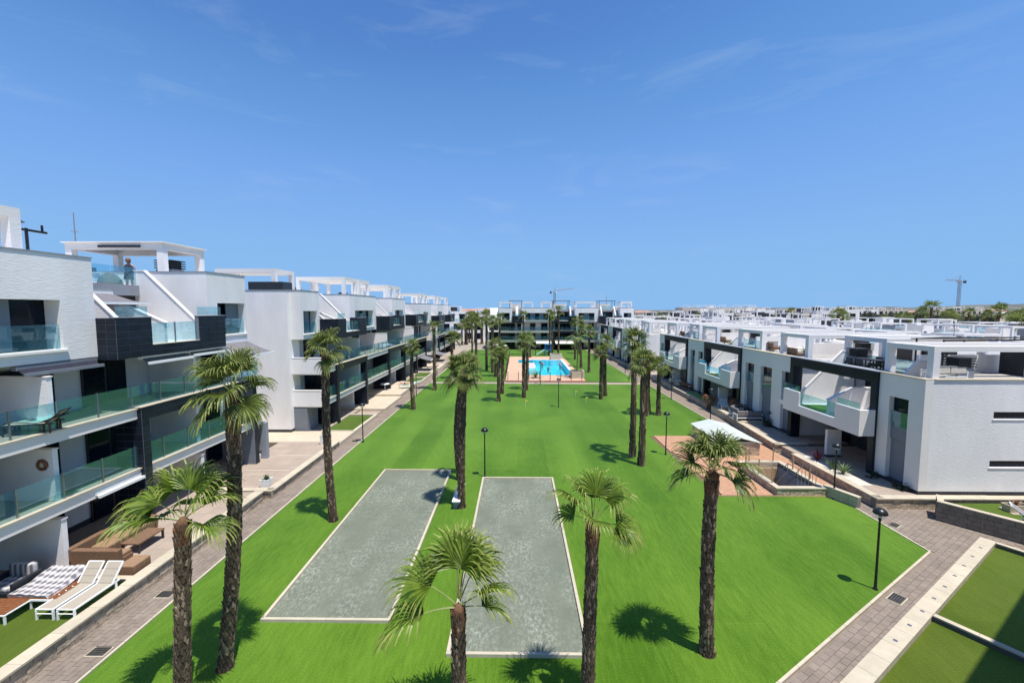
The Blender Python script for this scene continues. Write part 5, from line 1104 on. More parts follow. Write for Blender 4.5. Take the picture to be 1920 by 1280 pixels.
# brown wicker corner sofa set
t = thing('corner_sofa', 'brown wicker corner sofa with tan cushions on the tiled terrace', 'sofa', (-16.0, 16.2, .5))
MB().rbox(-.55, .3, -1.4, 1.5, 0, .28, .02).build('base', 'brown_wicker', t); MB().rbox(.3, 1.35, -1.4, -.75, 0, .28, .02).build('base', 'brown_wicker', t)
for k in range(3): MB().rbox(-.35, .3, -.70 + k * .7, -.02 + k * .7, .28, .42, .04).build('seat_cushion', 'brown_cushion', t)
MB().rbox(.32, 1.3, -1.15, -.75, .28, .42, .04).build('seat_cushion', 'brown_cushion', t)
MB().rbox(-.58, -.36, -1.4, 1.5, .0, .72, .03).build('backrest', 'brown_wicker', t); MB().rbox(-.36, 1.38, -1.42, -1.2, .0, .68, .03).build('backrest', 'brown_wicker', t); MB().rbox(-.35, .3, 1.42, 1.62, 0, .58, .03).build('armrest', 'brown_wicker', t)
t = thing('ottoman', 'square brown wicker footstool at the end of the corner sofa', 'footstool', (-13.98, 14.75, .5)); MB().rbox(-.3, .3, -.36, .36, 0, .26, .02).build('base', 'brown_wicker', t); MB().rbox(-.3, .3, -.36, .36, .262, .36, .03).build('cushion', 'brown_cushion', t)
t = thing('coffee_table', 'brown slatted coffee table in front of the corner sofa', 'table', (-15.05, 16.35, .5))
MB().rbox(-.36, .36, -.62, .62, .36, .42, .01).build('table_top', 'brown_wicker', t)
for sx in (-.31, .31):
    for sy in (-.56, .56): MB().rbox(sx - .035, sx + .035, sy - .035, sy + .035, 0, .36, .008).build('leg', 'anthracite', t)
# balcony furniture of the first block
lounger('cream reclining lounger with dark frame on the second floor balcony at the left edge', -17.35, 14.05, 5.74, R(-70), 42, 'dark_metal', 'sling', 1.7, .55); lounger('pale blue lounger with dark frame on the second floor balcony beside the privacy wall', -17.6, 14.35, 5.74, R(-80), 20, 'dark_metal', 'mint_plastic', 1.6, .5)
lounger('teal lounger folded upright on the first floor balcony behind the tall curved palm', -16.9, 24.0, 3.13, R(-10), 60, 'dark_metal', 'teal_fabric', 1.6, .55); lounger('teal lounger lying flat on the first floor balcony', -17.0, 22.4, 3.13, R(0), 8, 'dark_metal', 'teal_fabric', 1.6, .55); lounger('dark lounger with raised back at the end of the first floor balcony', -17.0, 25.0, 3.13, R(0), 62, 'dark_metal', 'anthracite', 1.6, .55)
t = thing('wall_ornament', 'round dark ornament hanging on the first floor privacy wall', 'ornament', (-16.95, 14.64, 4.45)); MB().tube([(.16 * math.cos(a * .3927), 0, .16 * math.sin(a * .3927)) for a in range(17)], .06, 6).build('ring', 'teak', t); MB().lathe([(0, 0), (.08, .01), (.08, .03), (0, .04)], 12).build('disc', 'coping', t).rotation_euler = (R(90), 0, 0)
t = thing('clothes_rack', 'white metal drying rack on the second floor balcony near the palm crown', 'rack', (-17.1, 22.6, 5.74))
MB().tube([(-.3, 0, 0), (-.3, 0, .9), (.3, 0, .9), (.3, 0, 0)], .02, 6).tube([(-.3, .9, 0), (-.3, .9, .9), (.3, .9, .9), (.3, .9, 0)], .02, 6).build('end_frame', 'white_metal', t)
for k in range(6): MB().tube([(-.3 + k * .12, 0, .9), (-.3 + k * .12, .9, .9)], .012, 5).build('rail', 'white_metal', t)
# loungers, chair and sunbather on the second block's terrace
lounger('pale green sun lounger with a sunbather on the distant left terrace', -14.3, 51.2, .36, R(-70), 25, 'white_metal', 'mint_plastic', 1.9, .65); lounger('empty pale green sun lounger behind the sunbather', -14.1, 53.4, .36, R(-80), 20, 'white_metal', 'mint_plastic', 1.9, .65)
t = thing('patio_table', 'round white patio table beside the sunbather', 'table', (-15.8, 50.2, .36)); MB().lathe([(0, .70), (.55, .70), (.55, .74), (0, .745)], 18).build('table_top', 'white_metal', t); MB().lathe([(.25, 0), (.25, .03), (.04, .06), (.04, .7)], 10).build('stand', 'white_metal', t)
lounger('red sun lounger on the far left terrace', -14.8, 69.5, .16, R(-75), 20, 'dark_metal', 'red_cloth', 1.9, .65)
# right side garden furniture
def armchair(label, x, y, z, rz, w=.75, sm='grey_sling', name='garden_armchair', fm='white_metal', d=.75):
    t = thing(name, label, 'armchair' if w < 1.2 else 'sofa', (x, y, z), rz)
    for sx in (-1, 1):
        MB().rbox(sx * w / 2 - .03, sx * w / 2 + .03, -d / 2, d / 2, .5, .55, .01).build('armrest', fm, t)
        for sy in (-1, 1): MB().rbox(sx * w / 2 - .03, sx * w / 2 + .03, sy * (d / 2 - .03) - .03, sy * (d / 2 - .03) + .03, 0, .5, .01).build('leg', fm, t)
    MB().rbox(-w / 2 + .03, w / 2 - .03, -d / 2, d / 2, .2, .26, .01).build('seat_frame', fm, t); n = max(1, round(w / .75))
    for k in range(n): MB().rbox(-w / 2 + .04 + (w - .08) * k / n + .01, -w / 2 + .04 + (w - .08) * (k + 1) / n - .01, -d / 2, d / 2 - .14, .26, .42, .04).build('seat_cushion', sm, t); MB().rbox(-w / 2 + .04 + (w - .08) * k / n + .01, -w / 2 + .04 + (w - .08) * (k + 1) / n - .01, d / 2 - .2, d / 2 - .02, .4, .82, .05).build('back_cushion', sm, t)
    return t
armchair('long white framed outdoor sofa with grey cushions at the terrace edge on the right', 19.55, 35.9, .62, R(180), 2.1, name='garden_sofa'); armchair('white framed outdoor armchair with grey cushions behind the long sofa', 19.5, 37.6, .62, R(20)); armchair('white framed outdoor sofa with grey cushions along the low wall on the right', 19.2, 36.9, .62, R(90), 1.4, name='garden_sofa')
lounger('brown padded lounger nearest the white sofas on the right terrace', 19.35, 39.4, .62, R(-20), 30, 'white_metal', 'cream_fabric', 1.8, .6); lounger('brown padded lounger beside the dried bush on the right terrace', 19.5, 40.4, .62, R(-25), 30, 'white_metal', 'cream_fabric', 1.6, .6)
t = thing('dining_table', 'brown garden table by the far grass bed on the right', 'table', (20.1, 50.4, .42)); MB().rbox(-.45, .45, -.9, .9, .68, .74, .01).build('table_top', 'teak', t)
for sx in (-.38, .38):
    for sy in (-.8, .8): MB().rbox(sx - .035, sx + .035, sy - .035, sy + .035, 0, .68, .008).build('leg', 'teak', t)
for k, (x, y) in enumerate(((19.75, 52.4), (20.5, 52.9), (19.7, 54.2))): armchair(['tan garden chair left of the brown table', 'tan garden chair behind the brown table', 'tan garden chair farthest from the brown table'][k], x, y, .42, k * 1.3, .6, 'cream_fabric', 'garden_chair', 'pale_wood', .6)
lounger('white framed lounger with grey mesh behind the brown block wall', 23.6, 17.6, .5, R(48), 38, 'white_metal', 'grey_sling', 2.0, .62, zs=.34)
pot('pale long planter box behind the lounger at the right edge', 23.5, 19.75, .5, 1.0, .34, 'coping', .4, 'planter_trough'); spiky('thin reddish plant in the pale long planter box', 23.5, 19.75, .78, .35, 30, 'dry_leaf', 'trough_plant', .012, 'plant', .3)
# rooftop furniture on the right-hand row
armchair('white rooftop sofa under the pergola above the blank end wall', 23.2, 23.3, 6.13, R(180), 1.8, 'cream_fabric', 'rooftop_sofa'); lounger('cream rooftop lounger under the pergola above the blank end wall', 22.3, 23.0, 6.13, R(-70), 25, 'white_metal', 'cream_fabric', 1.8)
t = thing('rooftop_table', 'dark rooftop dining table above the framed balcony nearest the end wall', 'table', (22.2, 27.0, 6.13)); MB().rbox(-.4, .4, -.8, .8, .68, .74, .01).build('table_top', 'anthracite', t)
for sx in (-.33, .33):
    for sy in (-.7, .7): MB().rbox(sx - .03, sx + .03, sy - .03, sy + .03, 0, .68, .006).build('leg', 'anthracite', t)
for k in range(4): armchair(['dark rooftop chair at the near left of the dark table', 'dark rooftop chair at the near right of the dark table', 'dark rooftop chair at the far left of the dark table', 'dark rooftop chair at the far right of the dark table'][k], 22.2 + (-.8, .8)[k % 2], 26.6 + .8 * (k // 2), 6.13, R((90, -90)[k % 2]), .5, 'anthracite', 'rooftop_chair', 'dark_metal', .5)['group'] = 'dark chairs around the rooftop table'
for k, (x, y) in enumerate(((22.0, 34.0), (23.4, 39.5), (23.0, 47.5), (22.8, 58.5))): armchair(['brown wicker rooftop sofa above the three tall windows', 'brown wicker rooftop sofa above the second framed balcony', 'brown rooftop sofa beyond the second framed balcony', 'brown rooftop sofa at the far end of the near house row'][k], x, y, 6.13, R(90), 1.5, 'brown_cushion', 'rooftop_sofa', 'brown_wicker')
spiky('green spiky plant at the roof edge above the second framed balcony', 21.2, 42.6, 6.2, .7, 26, 'agave', 'roof_plant', .04); spiky('green spiky plant in the middle of the near roof', 24.5, 36.5, 6.2, .8, 26, 'agave', 'roof_plant', .04)

# ------------------------------------------------------------------ people
def person(label, loc, rz, joints, radii, edges, mats, scale=1.0, dress=None, hairr=.1):
    t = thing('person', label, 'person', loc, rz)
    me = bpy.data.meshes.new('body'); me.from_pydata([Vector(j) * scale for j in joints], edges, []); me.materials.append(M[mats[0]])
    o = obj('body', me, t); sk_ = o.modifiers.new('skin', 'SKIN')
    for i, r_ in enumerate(radii): me.skin_vertices[0].data[i].radius = (r_ * scale, r_ * scale)
    me.skin_vertices[0].data[0].use_root = True; sk_.use_smooth_shade = True
    s = o.modifiers.new('sub', 'SUBSURF'); s.levels = 1; s.render_levels = 2
    if dress: dress(t)
    return t
# standing woman: 0 pelvis 1 chest 2 neck 3 head 4 headtop, arms 5-10, legs 11-16
SJ = [(0, 0, .92), (0, .02, 1.25), (0, 0, 1.42), (0, -.03, 1.54), (0, -.02, 1.64), (.17, .02, 1.36), (.24, -.08, 1.12), (.16, -.30, 1.05), (-.17, .02, 1.36), (-.25, -.06, 1.10), (-.18, -.26, .98), (.10, 0, .86), (.11, .0, .48), (.11, .03, .07), (.12, -.12, .03), (-.10, 0, .86), (-.11, .0, .48), (-.11, .03, .07), (-.12, -.12, .03)]
SE = [(0, 1), (1, 2), (2, 3), (3, 4), (1, 5), (5, 6), (6, 7), (1, 8), (8, 9), (9, 10), (0, 11), (11, 12), (12, 13), (13, 14), (0, 15), (15, 16), (16, 17), (17, 18)]
SR = [.15, .14, .055, .10, .08, .06, .045, .03, .06, .045, .03, .10, .065, .045, .035, .10, .065, .045, .035]
def dress_f(t):
    MB().lathe([(.10, 1.40), (.17, 1.36), (.185, 1.22), (.165, 1.08), (.20, .90), (.235, .62), (.225, .60), (.15, .9)], 14).build('dress', 'navy_dress', t, smooth=True)
    MB().lathe([(0, 1.745), (.07, 1.735), (.115, 1.66), (.12, 1.58), (.10, 1.52), (.06, 1.47), (0, 1.5)], 12, (0, .035, 0)).build('hair', 'hair', t, smooth=True)
person('woman in a dark dress standing on the roof terrace behind the glass railing', (-20.6, 22.6, 10.95), R(200), SJ, SR, SE, ['skin'], dress=dress_f)
t = thing('covered_grill', 'round grey covered shape behind the roof terrace railing beside the woman', 'cover', (-21.0, 21.9, 10.98)); mb = bush_mesh(1, 1, .1, .001); MB().lathe([(.55, 0), (.55, .2), (.48, .5), (.3, .75), (.1, .85), (0, .86)], 16).build('fabric_cover', 'olive_fabric', t, smooth=True)
t = thing('rooftop_table', 'small white table with appliances under the roof pergola', 'table', (-21.8, 21.4, 10.98)); MB().rbox(-.6, .6, -.3, .3, .8, .86, .01).rbox(-.55, .55, -.26, .26, 0, .8, .01).build('cabinet', 'white_metal', t); MB().rbox(-.4, -.1, -.2, .2, .86, 1.15, .02).rbox(.1, .45, -.2, .2, .86, 1.1, .02).build('appliance', 'anthracite', t)
# sunbather lying on the lounger
LJ = [(0, .55, .50), (0, .95, .56), (0, 1.15, .66), (0, 1.27, .74), (0, 1.36, .80), (.2, 1.05, .56), (.27, .8, .48), (.2, .6, .48), (-.2, 1.05, .56), (-.27, .8, .48), (-.2, .6, .48), (.1, .5, .48), (.12, .1, .5), (.12, -.3, .44), (.13, -.36, .52), (-.1, .5, .48), (-.12, .12, .62), (-.12, -.16, .44), (-.13, -.26, .44)]
person('sunbather lying on the pale green lounger', (-14.25, 51.3, .40), R(-70), LJ, SR, SE, ['skin'], dress=lambda t: MB().rbox(-.17, .17, .42, .62, .40, .64, .06).build('swimwear', 'swim_dark', t))
BJ = [(0, 0, -.25), (0, .02, .05), (0, 0, .22), (0, -.03, .34), (0, -.02, .44), (.17, .02, .16), (.3, -.1, .02), (.35, -.3, .08), (-.17, .02, .16), (-.32, -.08, .03), (-.4, -.25, .1), (.10, 0, -.32), (.11, .0, -.6), (.11, .03, -.8), (.12, -.12, -.85), (-.10, 0, -.32), (-.11, .0, -.6), (-.11, .03, -.8), (-.12, -.12, -.85)]
for (x, y, s, lab) in ((4.4, 75.0, 1.1, 'bather standing waist deep in the middle of the pool, farther back'), (5.1, 69.8, .95, 'child standing in the pool nearest the camera'), (7.5, 74.2, 1.1, 'bather with an arm out near the right pool edge')):
    person(lab, (x, y, .22), rnd.uniform(0, 6), BJ, SR, SE, ['skin'], s, dress=lambda t: MB().lathe([(.15, -.1), (.17, .05), (.12, .16)], 10).build('swimwear', 'swim_dark', t))
# umbrella, playground
t = thing('parasol', 'white parasol open at the far lawn edge left of the pool', 'parasol', (-3.7, 90.5, 0)); MB().tube([(0, 0, 0), (0, 0, 2.5)], .04, 8).build('pole', 'dark_metal', t); MB().lathe([(0, 2.75), (.2, 2.68), (1.6, 2.25), (1.6, 2.2), (.1, 2.6)], 8).build('canopy', 'white_metal', t); MB().lathe([(.4, 0), (.4, .1), (0, .12)], 10).build('base', 'grey_wall', t)
t = thing('playground_slide', 'blue and mint playground tower with slide behind the pool', 'slide', (6.6, 91.5, 0))
for sx in (-.6, .6):
    for sy in (-.5, .5): MB().tube([(sx, sy, 0), (sx, sy, 2.4)], .06, 8).build('post', 'blue_plastic', t)
B('platform', 'blue_plastic', t, -.6, .6, -.5, .5, 1.15, 1.25); MB().prism([(-.7, -.6), (.7, -.6), (.7, .6), (-.7, .6)], 2.4, 2.5).build('roof', 'blue_plastic', t); B('side_panel', 'blue_plastic', t, -.55, .55, .46, .5, 1.25, 1.9)
MB().add([(-.6, -.3, 1.25), (-.6, .2, 1.25), (-2.5, -.6, .15), (-2.5, -1.1, .15), (-.6, -.3, 1.2), (-.6, .2, 1.2), (-2.5, -.6, .1), (-2.5, -1.1, .1), (-.6, -.3, 1.5), (-2.5, -1.1, .4), (-.6, .2, 1.5), (-2.5, -.6, .4)], [(0, 1, 2, 3), (7, 6, 5, 4), (0, 3, 9, 8), (1, 10, 11, 2)]).build('slide_chute', 'mint_plastic', t)
t = thing('playground_swing', 'dark A frame swing left of the playground slide', 'swing', (2.6, 91.5, 0)); MB().tube([(-1.4, -.7, 0), (-1.2, 0, 2.2), (-1.4, .7, 0)], .05, 6).tube([(1.4, -.7, 0), (1.2, 0, 2.2), (1.4, .7, 0)], .05, 6).tube([(-1.2, 0, 2.2), (1.2, 0, 2.2)], .05, 6).build('frame', 'dark_metal', t)
for x in (-.5, .5): MB().tube([(x - .2, 0, 2.2), (x - .2, 0, .5)], .012, 4).tube([(x + .2, 0, 2.2), (x + .2, 0, .5)], .012, 4).rbox(x - .25, x + .25, -.1, .1, .45, .5, .01).build('swing_seat', 'blue_plastic', t)

# ------------------------------------------------------------------ background houses, trees, hills, cranes
hn = 0
KNOWN = ['white', 'grey white', 'pale']
ORDS = ['first', 'second', 'third', 'fourth', 'fifth', 'sixth', 'seventh', 'eighth', 'ninth', 'tenth', 'eleventh', 'twelfth', 'thirteenth', 'fourteenth', 'fifteenth']
def house(label, x, y, w, d, h, rz=0.0, seed=0, lod=1, wall='white_render', group=None, pergs=2, z=0):
    rg = random.Random(seed); t = thing('house', label, 'house', (x, y, z), rz, group)
    mb = MB().box(-w / 2, w / 2, -d / 2, d / 2, -.5, h - .3)
    for (a, b, c, e) in ((-w / 2, w / 2, -d / 2, -d / 2 + .2), (-w / 2, w / 2, d / 2 - .2, d / 2), (-w / 2, -w / 2 + .2, -d / 2 + .2, d / 2 - .2), (w / 2 - .2, w / 2, -d / 2 + .2, d / 2 - .2)): mb.box(a, b, c, e, h - .3, h)
    mb.build('wall', wall, t); B('roof_floor', 'roof_white', t, -w / 2 + .2, w / 2 - .2, -d / 2 + .2, d / 2 - .2, h - .299, h - .26)
    n = max(1, int(w / 3.2)); st = max(1, int(h / 2.9))
    for s_ in range(st):
        for k in range(n):
            c = -w / 2 + w * (k + .5) / n; ww = rg.choice((.5, .9, 1.1)); g = node('window', t); B('pane', 'window_dark', g, c - ww, c + ww, -d / 2 - .03, -d / 2 + .01, s_ * 2.9 + .6, s_ * 2.9 + 2.5)
            if lod: B('sill', 'white_smooth', g, c - ww - .08, c + ww + .08, -d / 2 - .09, -d / 2 - .001, s_ * 2.9 + .5, s_ * 2.9 + .598)
        g = node('window', t); B('pane', 'window_dark', g, -w / 2 - .03, -w / 2 + .01, -d * .2, d * .2, s_ * 2.9 + .7, s_ * 2.9 + 2.3)
    for k in range(pergs):
        a = -w / 2 + .3 + k * (w - .6) / pergs; b = a + (w - .6) / pergs * rg.uniform(.6, .92); v0 = rg.choice((-d / 2 + .3, -d / 2 + 1.5, 0)); pergola(t, a, b, v0, min(d / 2 - .3, v0 + rg.uniform(3, 4.5)), h - .26, h + rg.uniform(1.6, 1.85), 3 if lod else 1, pw=.24, bh=.22)
    q = rg.uniform(-w * .3, w * .3); B('screen_wall', rg.choice(('anthracite', 'shutter_grey', 'white_smooth')), t, q - rg.uniform(1, 2.2), q + 1.5, d * .1, d * .1 + .15, h - .26, h + 1.3)
    if pergs == 2:
        q = rg.uniform(-w * .35, w * .1); B('screen_wall', rg.choice(('anthracite', 'grey_wall', 'white_render')), t, q, q + rg.uniform(1.5, 3), -d * .3, -d * .3 + .15, h - .26, h + rg.uniform(.7, 1.5)); B('glass_pane', 'glass_teal', t, -w * .4, w * .1, -d / 2 + .05, -d / 2 + .07, h, h + .8)
        B('roof_box', rg.choice(('white_render', 'grey_wall', 'white_smooth')), t, -w * .42, -w * .42 + rg.uniform(1.5, 3), d * .15, d * .42, h - .26, h + rg.uniform(.8, 1.9))
    if lod and rg.random() < .7: B('stair_house', 'white_smooth', t, w * .15, w * .15 + 2.2, d * .2, d * .45, h - .26, h + rg.uniform(.9, 1.7))
    for k_ in range(2):
        q, v_ = rg.uniform(-w * .4, w * .4), rg.uniform(-d * .1, d * .4); g = node('air_conditioner', t); B('unit', 'white_metal', g, q, q + .8, v_, v_ + .35, h - .26, h + .4); B('grille', 'dark_metal', g, q + .1, q + .6, v_ - .02, v_ - .001, h - .15, h + .3)
    if rg.random() < .4: q = rg.uniform(-w * .3, w * .3); MB().tube([(q, 0, h - .3), (q, 0, h + 2.6)], .03, 5).tube([(q - .5, 0, h + 2.4), (q + .5, 0, h + 2.4)], .02, 4).tube([(q - .35, 0, h + 2.1), (q + .35, 0, h + 2.1)], .02, 4).build('aerial', 'crane_grey', t)
    return t
rows = [(40, 16, 118, 12.6, 6.0), (62, 26, 130, 13.2, 6.0), (86, 44, 120, 14, 6.0)]
k = 0
ORD = ['first', 'second', 'third', 'fourth', 'fifth', 'sixth', 'seventh', 'eighth', 'ninth', 'tenth', 'eleventh', 'twelfth']
for ri, (x, ya, yb, st, h) in enumerate(rows):
    y = ya; i = 0
    while y < yb:
        px = x / y * 800 + 970
        if 1175 < px < 2010:
            house('flat roofed white house, %s nearest in the %s row behind the framed houses' % (ORD[min(i, 11)], ORD[ri]), x + 5, y + st / 2 - .6, st - 1.2, 11, h + rnd.uniform(-.15, .15), -math.pi / 2, 100 + k, 1 if y < 70 else 0, group='flat roofed houses behind the framed row', pergs=2)
            k += 1; i += 1
        y += st
for i, (x, y, w, d, h, wl, lab) in enumerate([
    (40, 190, 18, 12, 9.6, 'beige_wall', 'beige block on the skyline behind the far apartment block corner'), (208, 280, 40, 14, 9.6, 'white_render', 'wide pale block among trees left of the right crane'), (250, 300, 30, 14, 9.2, 'beige_wall', 'beige block under the right crane'), (290, 290, 34, 14, 9.0, 'beige_wall', 'beige block right of the right crane'),
    (330, 330, 40, 14, 10.0, 'beige_wall', 'wide beige block at the right edge of the skyline'), (-17, 138, 14, 10, 6.2, 'white_render', 'low white house in the gap between the left row and the far block'), (-24, 150, 14, 10, 9.2, 'white_render', 'taller white house behind the gap left of the far block'), (-9, 170, 16, 10, 8.6, 'beige_wall', 'beige house behind the palms left of the far block'),
    (38, 120, 16, 11, 6.4, 'white_render', 'white house with pergola right behind the far apartment block corner'), (34, 140, 16, 11, 6.4, 'white_render', 'white house with pergola farther behind the far apartment block corner'), (150, 320, 60, 14, 11.0, 'beige_wall', 'very distant beige block behind the skyline terraces')]):
    house(lab, x, y, w, d, h, 0, 300 + i, 0, wl, pergs=max(2, int(w / 7)))
for i in range(15):
    px = 1222 + i * 25 + rnd.uniform(-5, 5); y = 172 + rnd.uniform(-8, 8)
    house('small pale skyline house above the framed row, %s from the left' % ORDS[i], (px - 970) / 800 * y, y, rnd.uniform(4.6, 6.4), 10, 7.6 + .09 * i + rnd.uniform(-.5, .9), rnd.uniform(-.08, .08), 500 + i, 0, rnd.choice(('white_render', 'white_render', 'beige_wall')), 'skyline houses behind the framed row', pergs=1)
for i in range(10):
    px = 1262 + i * 34 + rnd.uniform(-6, 6); y = 128 + rnd.uniform(-4, 4)
    house('white stepped house in front of the skyline houses, %s from the left' % ORDS[i], (px - 970) / 800 * y, y, rnd.uniform(4.4, 5.4), 9, 6.9 + rnd.uniform(-.3, .9), 0, 540 + i, 0, 'white_render', 'stepped houses below the skyline', pergs=1)
TREES = [bush_mesh(60 + v, 900, 1.0, .11, .9).mesh('crown', 'tree_leaf') for v in range(4)]
tt = MB().tube([(0, 0, 0), (.05, 0, .8), (0, .05, 1.6)], [.12, .09, .05], 7).tube([(0, 0, .8), (.5, .1, 1.5)], [.06, .03], 5).tube([(0, 0, .9), (-.4, -.2, 1.6)], [.06, .03], 5).mesh('trunk', 'bark')
def tree(label, x, y, r, h, group):
    t = thing('tree', label, 'tree', (x, y, 0), rnd.uniform(0, 6), group); obj('trunk', tt, t, scale=(r, r, h / 1.5)); obj('crown', TREES[rnd.randrange(4)], t, (0, 0, h), scale=(r, r, r * .8)); return t
rg = random.Random(99)
def ordinal(n):
    a = ['first', 'second', 'third', 'fourth', 'fifth', 'sixth', 'seventh', 'eighth', 'ninth', 'tenth', 'eleventh', 'twelfth', 'thirteenth', 'fourteenth', 'fifteenth', 'sixteenth', 'seventeenth', 'eighteenth', 'nineteenth']
    if n <= 19: return a[n - 1]
    te = ['twenty', 'thirty', 'forty', 'fifty', 'sixty', 'seventy'][n // 10 - 2]
    return (te[:-1] + 'ieth') if n % 10 == 0 else te + '-' + a[n % 10 - 1]
for i, px in enumerate(sorted([rg.uniform(1540, 1990) for _ in range(62)] + [rg.uniform(1190, 1540) for _ in range(12)])):
    y = rg.uniform(150, 260); x = (px - 970) / 800 * y
    tree('dark broadleaf tree behind the white houses, %s of the tree belt from the left' % ordinal(i + 1), x, y, rg.uniform(2.2, 3.6), rg.uniform(4.4, 6.6), 'belt of trees behind the houses')
for i, px in enumerate(sorted(rg.uniform(1560, 1960) for _ in range(16))):
    y = rg.uniform(105, 170); x = (px - 970) / 800 * y
    small_palm('distant palm standing among the dark tree belt, %s from the left' % ordinal(i + 1), x, y, rg.uniform(6.2, 8.8), rg.uniform(1.2, 1.8), 'palms among the trees behind the houses', ts=1.4)
for i, (px, y, h, c) in enumerate(((1903, 62, 7.6, 1.5), (1735, 120, 10.0, 1.9), (1860, 110, 9.0, 1.9), (1565, 105, 8.6, 1.4), (1478, 150, 8.4, 1.6))):
    small_palm(['tall thick palm between the house roofs at the right edge', 'big round palm crown rising highest above the tree belt', 'large palm left of the tall thick palm', 'palm at the corner of the white terraced houses on the right', 'palm behind the skyline terraces'][i], (px - 970) / 800 * y, y, h, c, ts=1.6)
for i, px in enumerate(sorted(rg.uniform(862, 915) for _ in range(8))):
    y = rg.uniform(118, 150); small_palm('distant palm between the left row and the far block, %s from the left' % ordinal(i + 1), (px - 970) / 800 * y, y, rg.uniform(5, 8), 1.3, 'palms behind the end of the lawn', ts=1.2)
for i, px in enumerate(sorted(rg.uniform(1190, 1330) for _ in range(10))):
    y = rg.uniform(115, 170); small_palm('distant palm right of the far apartment block, %s from the left' % ordinal(i + 1), (px - 970) / 800 * y, y, rg.uniform(5, 7.5), 1.4, 'palms right of the far block', ts=1.2)
# low hills and far town
def hill(name, pts, y, depth):
    mb = MB(); vs = []
    for x, z in pts: vs += [(x, y - depth, -2), (x, y, z), (x, y + depth * 1.5, -2)]
    mb.add(vs, [f for i in range(len(pts) - 1) for f in ((3 * i, 3 * i + 3, 3 * i + 4, 3 * i + 1), (3 * i + 1, 3 * i + 4, 3 * i + 5, 3 * i + 2))])
    return structure(mb.build(name, 'hill', None, smooth=True))
pts = []; rg = random.Random(3)
for i in range(140):
    x = -2600 + i * 42; u = max(0, (x - 900) / 1200); pts.append((x, 9 + 3 * math.sin(i * .31) + 2.4 * math.sin(i * .83 + 1) + 26 * min(1.3, u) + rg.uniform(-1.2, 1.2)))
hill('hills', pts, 1500, 300)
pts = [(-900 + i * 22, 7.5 + 2.0 * math.sin(i * .5) + rg.uniform(-.8, .8)) for i in range(80)]
hill('hills', pts, 620, 60)
TH = [MB().box(-6, 6, -5, 5, -3, 6).mesh('wall', 'beige_wall'), MB().box(-8, 8, -5, 5, -3, 5).mesh('wall', 'white_smooth'), MB().box(-6, 6, -5, 5, -3, 6).mesh('wall', 'terracotta')]
TRF = MB().prism_u([(-5.4, 6), (5.4, 6), (0, 8)], -6.4, 6.4).mesh('roof', 'terracotta')
for i in range(60):
    px = rg.choice((rg.uniform(1640, 1990), rg.uniform(850, 930), rg.uniform(1190, 1560))); y = rg.uniform(420, 1200); x = (px - 970) / 800 * y
    u = max(0, ((px - 970) / 800 * 1500 - 900) / 1200); z = max(0, 26 * min(1.3, u) * (y - 900) / 600) if y > 900 else 0
    t = thing('house', 'tiny distant house on the horizon', 'house', (x, y, z), rg.uniform(-.3, .3), 'tiny houses on the horizon'); s = rg.uniform(.8, 1.3); v = rg.randrange(3)
    obj('wall', TH[v], t, scale=(s * 1.3, s, s)); obj('roof', TRF, t, scale=(s * 1.3, s, s), loc=(0, 0, 0)) if v != 1 else obj('roof_block', TH[1], t, scale=(s * .4, s * .5, s * .3), loc=(1, 0, 5 * s))
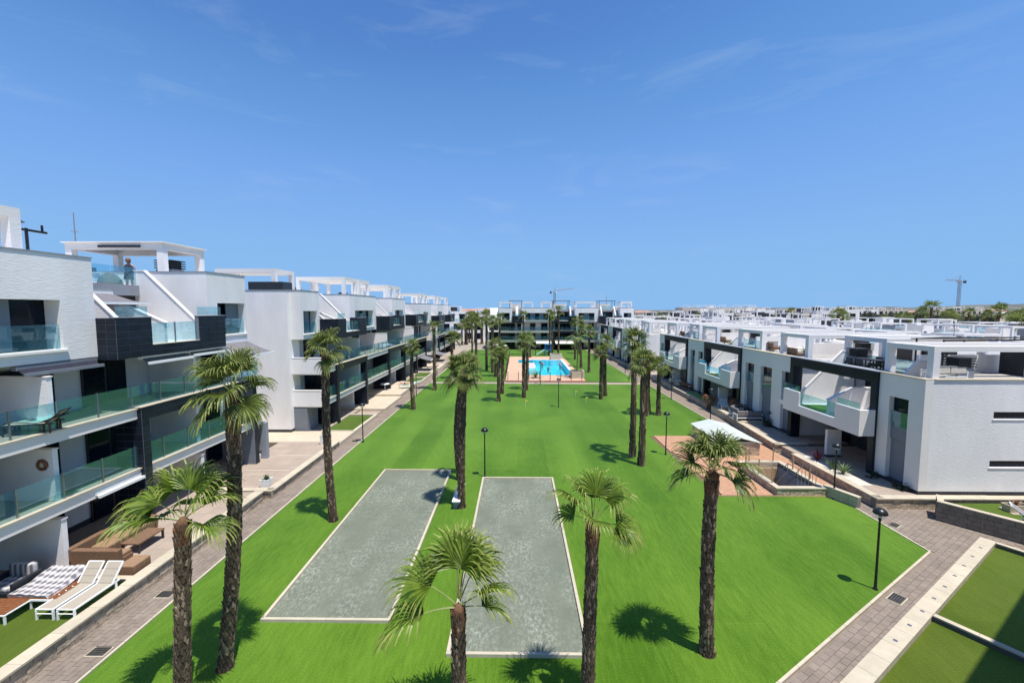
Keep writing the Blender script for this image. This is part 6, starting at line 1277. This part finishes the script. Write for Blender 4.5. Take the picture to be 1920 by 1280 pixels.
def crane(label, x, y, h, jib, cj, ang, tilt):
    t = thing('tower_crane', label, 'crane', (x, y, 0), ang); s = 1.0; mb = MB(); n = int(h / 2.4)
    for a in (-s, s):
        for b in (-s, s): mb.tube([(a, b, 0), (a, b, h)], .22, 4)
    for k in range(n):
        z0, z1 = k * h / n, (k + 1) * h / n; q = 1 if k % 2 else -1
        for b in (-s, s): mb.tube([(-s * q, b, z0), (s * q, b, z1)], .13, 3); mb.tube([(b, -s * q, z0), (b, s * q, z1)], .13, 3)
    mb.build('mast', 'crane_grey', t)
    mb = MB(); rise = math.tan(tilt); m_ = int(jib / 2.2)
    mb.tube([(0, -.8, h), (jib, -.6, h + jib * rise)], .2, 4).tube([(0, .8, h), (jib, .6, h + jib * rise)], .2, 4).tube([(0, 0, h + 2.2), (jib, 0, h + jib * rise + .8)], .2, 4)
    for k in range(m_):
        u0, u1 = k / m_ * jib, (k + 1) / m_ * jib; mb.tube([(u0, -.7, h + u0 * rise), ((u0 + u1) / 2, 0, h + u0 * rise + 1.8), (u1, -.7, h + u1 * rise)], .1, 3).tube([(u0, .7, h + u0 * rise), ((u0 + u1) / 2, 0, h + u0 * rise + 1.8), (u1, .7, h + u1 * rise)], .1, 3)
    mb.build('jib', 'crane_grey', t)
    MB().tube([(0, -.7, h), (-cj, -.7, h)], .25, 4).tube([(0, .7, h), (-cj, .7, h)], .25, 4).tube([(0, 0, h + 6), (-cj, 0, h + .4)], .1, 3).tube([(0, 0, h + 6), (jib * .6, 0, h + jib * .6 * rise + 1.4)], .1, 3).build('counter_jib', 'crane_grey', t)
    B('counterweight', 'anthracite', t, -cj - .6, -cj + 1.6, -.9, .9, h - 2.6, h + .2); MB().tube([(-s, 0, h), (0, 0, h + 6), (s, 0, h)], .25, 4).build('tower_head', 'crane_grey', t); B('cab', 'white_smooth', t, .8, 2.4, -2.4, -.9, h - 1.6, h + .4)
crane('tower crane with raised jib on the skyline above the far apartment block', 52, 600, 34, 28, 6, R(8), R(9)); crane('tall tower crane on the skyline at the right, jib pointing left', 508, 500, 42, 13, 5, R(165), R(4))
def mast(label, x, y, h, z=0):
    t = thing('antenna_mast', label, 'antenna', (x, y, z)); MB().tube([(0, 0, 0), (0, 0, h)], [.16, .06], 5).build('pole', 'crane_grey', t); mb = MB()
    for k in range(5): mb.tube([(-.5, 0, h * (.45 + .11 * k)), (.5, 0, h * (.45 + .11 * k))], .05, 4)
    mb.build('aerials', 'crane_grey', t)
mast('thin antenna mast behind the flat pergola roof of the closest block', -62, 60, 23.4); mast('short antenna mast on the skyline behind the far apartment block', 29, 140, 14.2, 0)
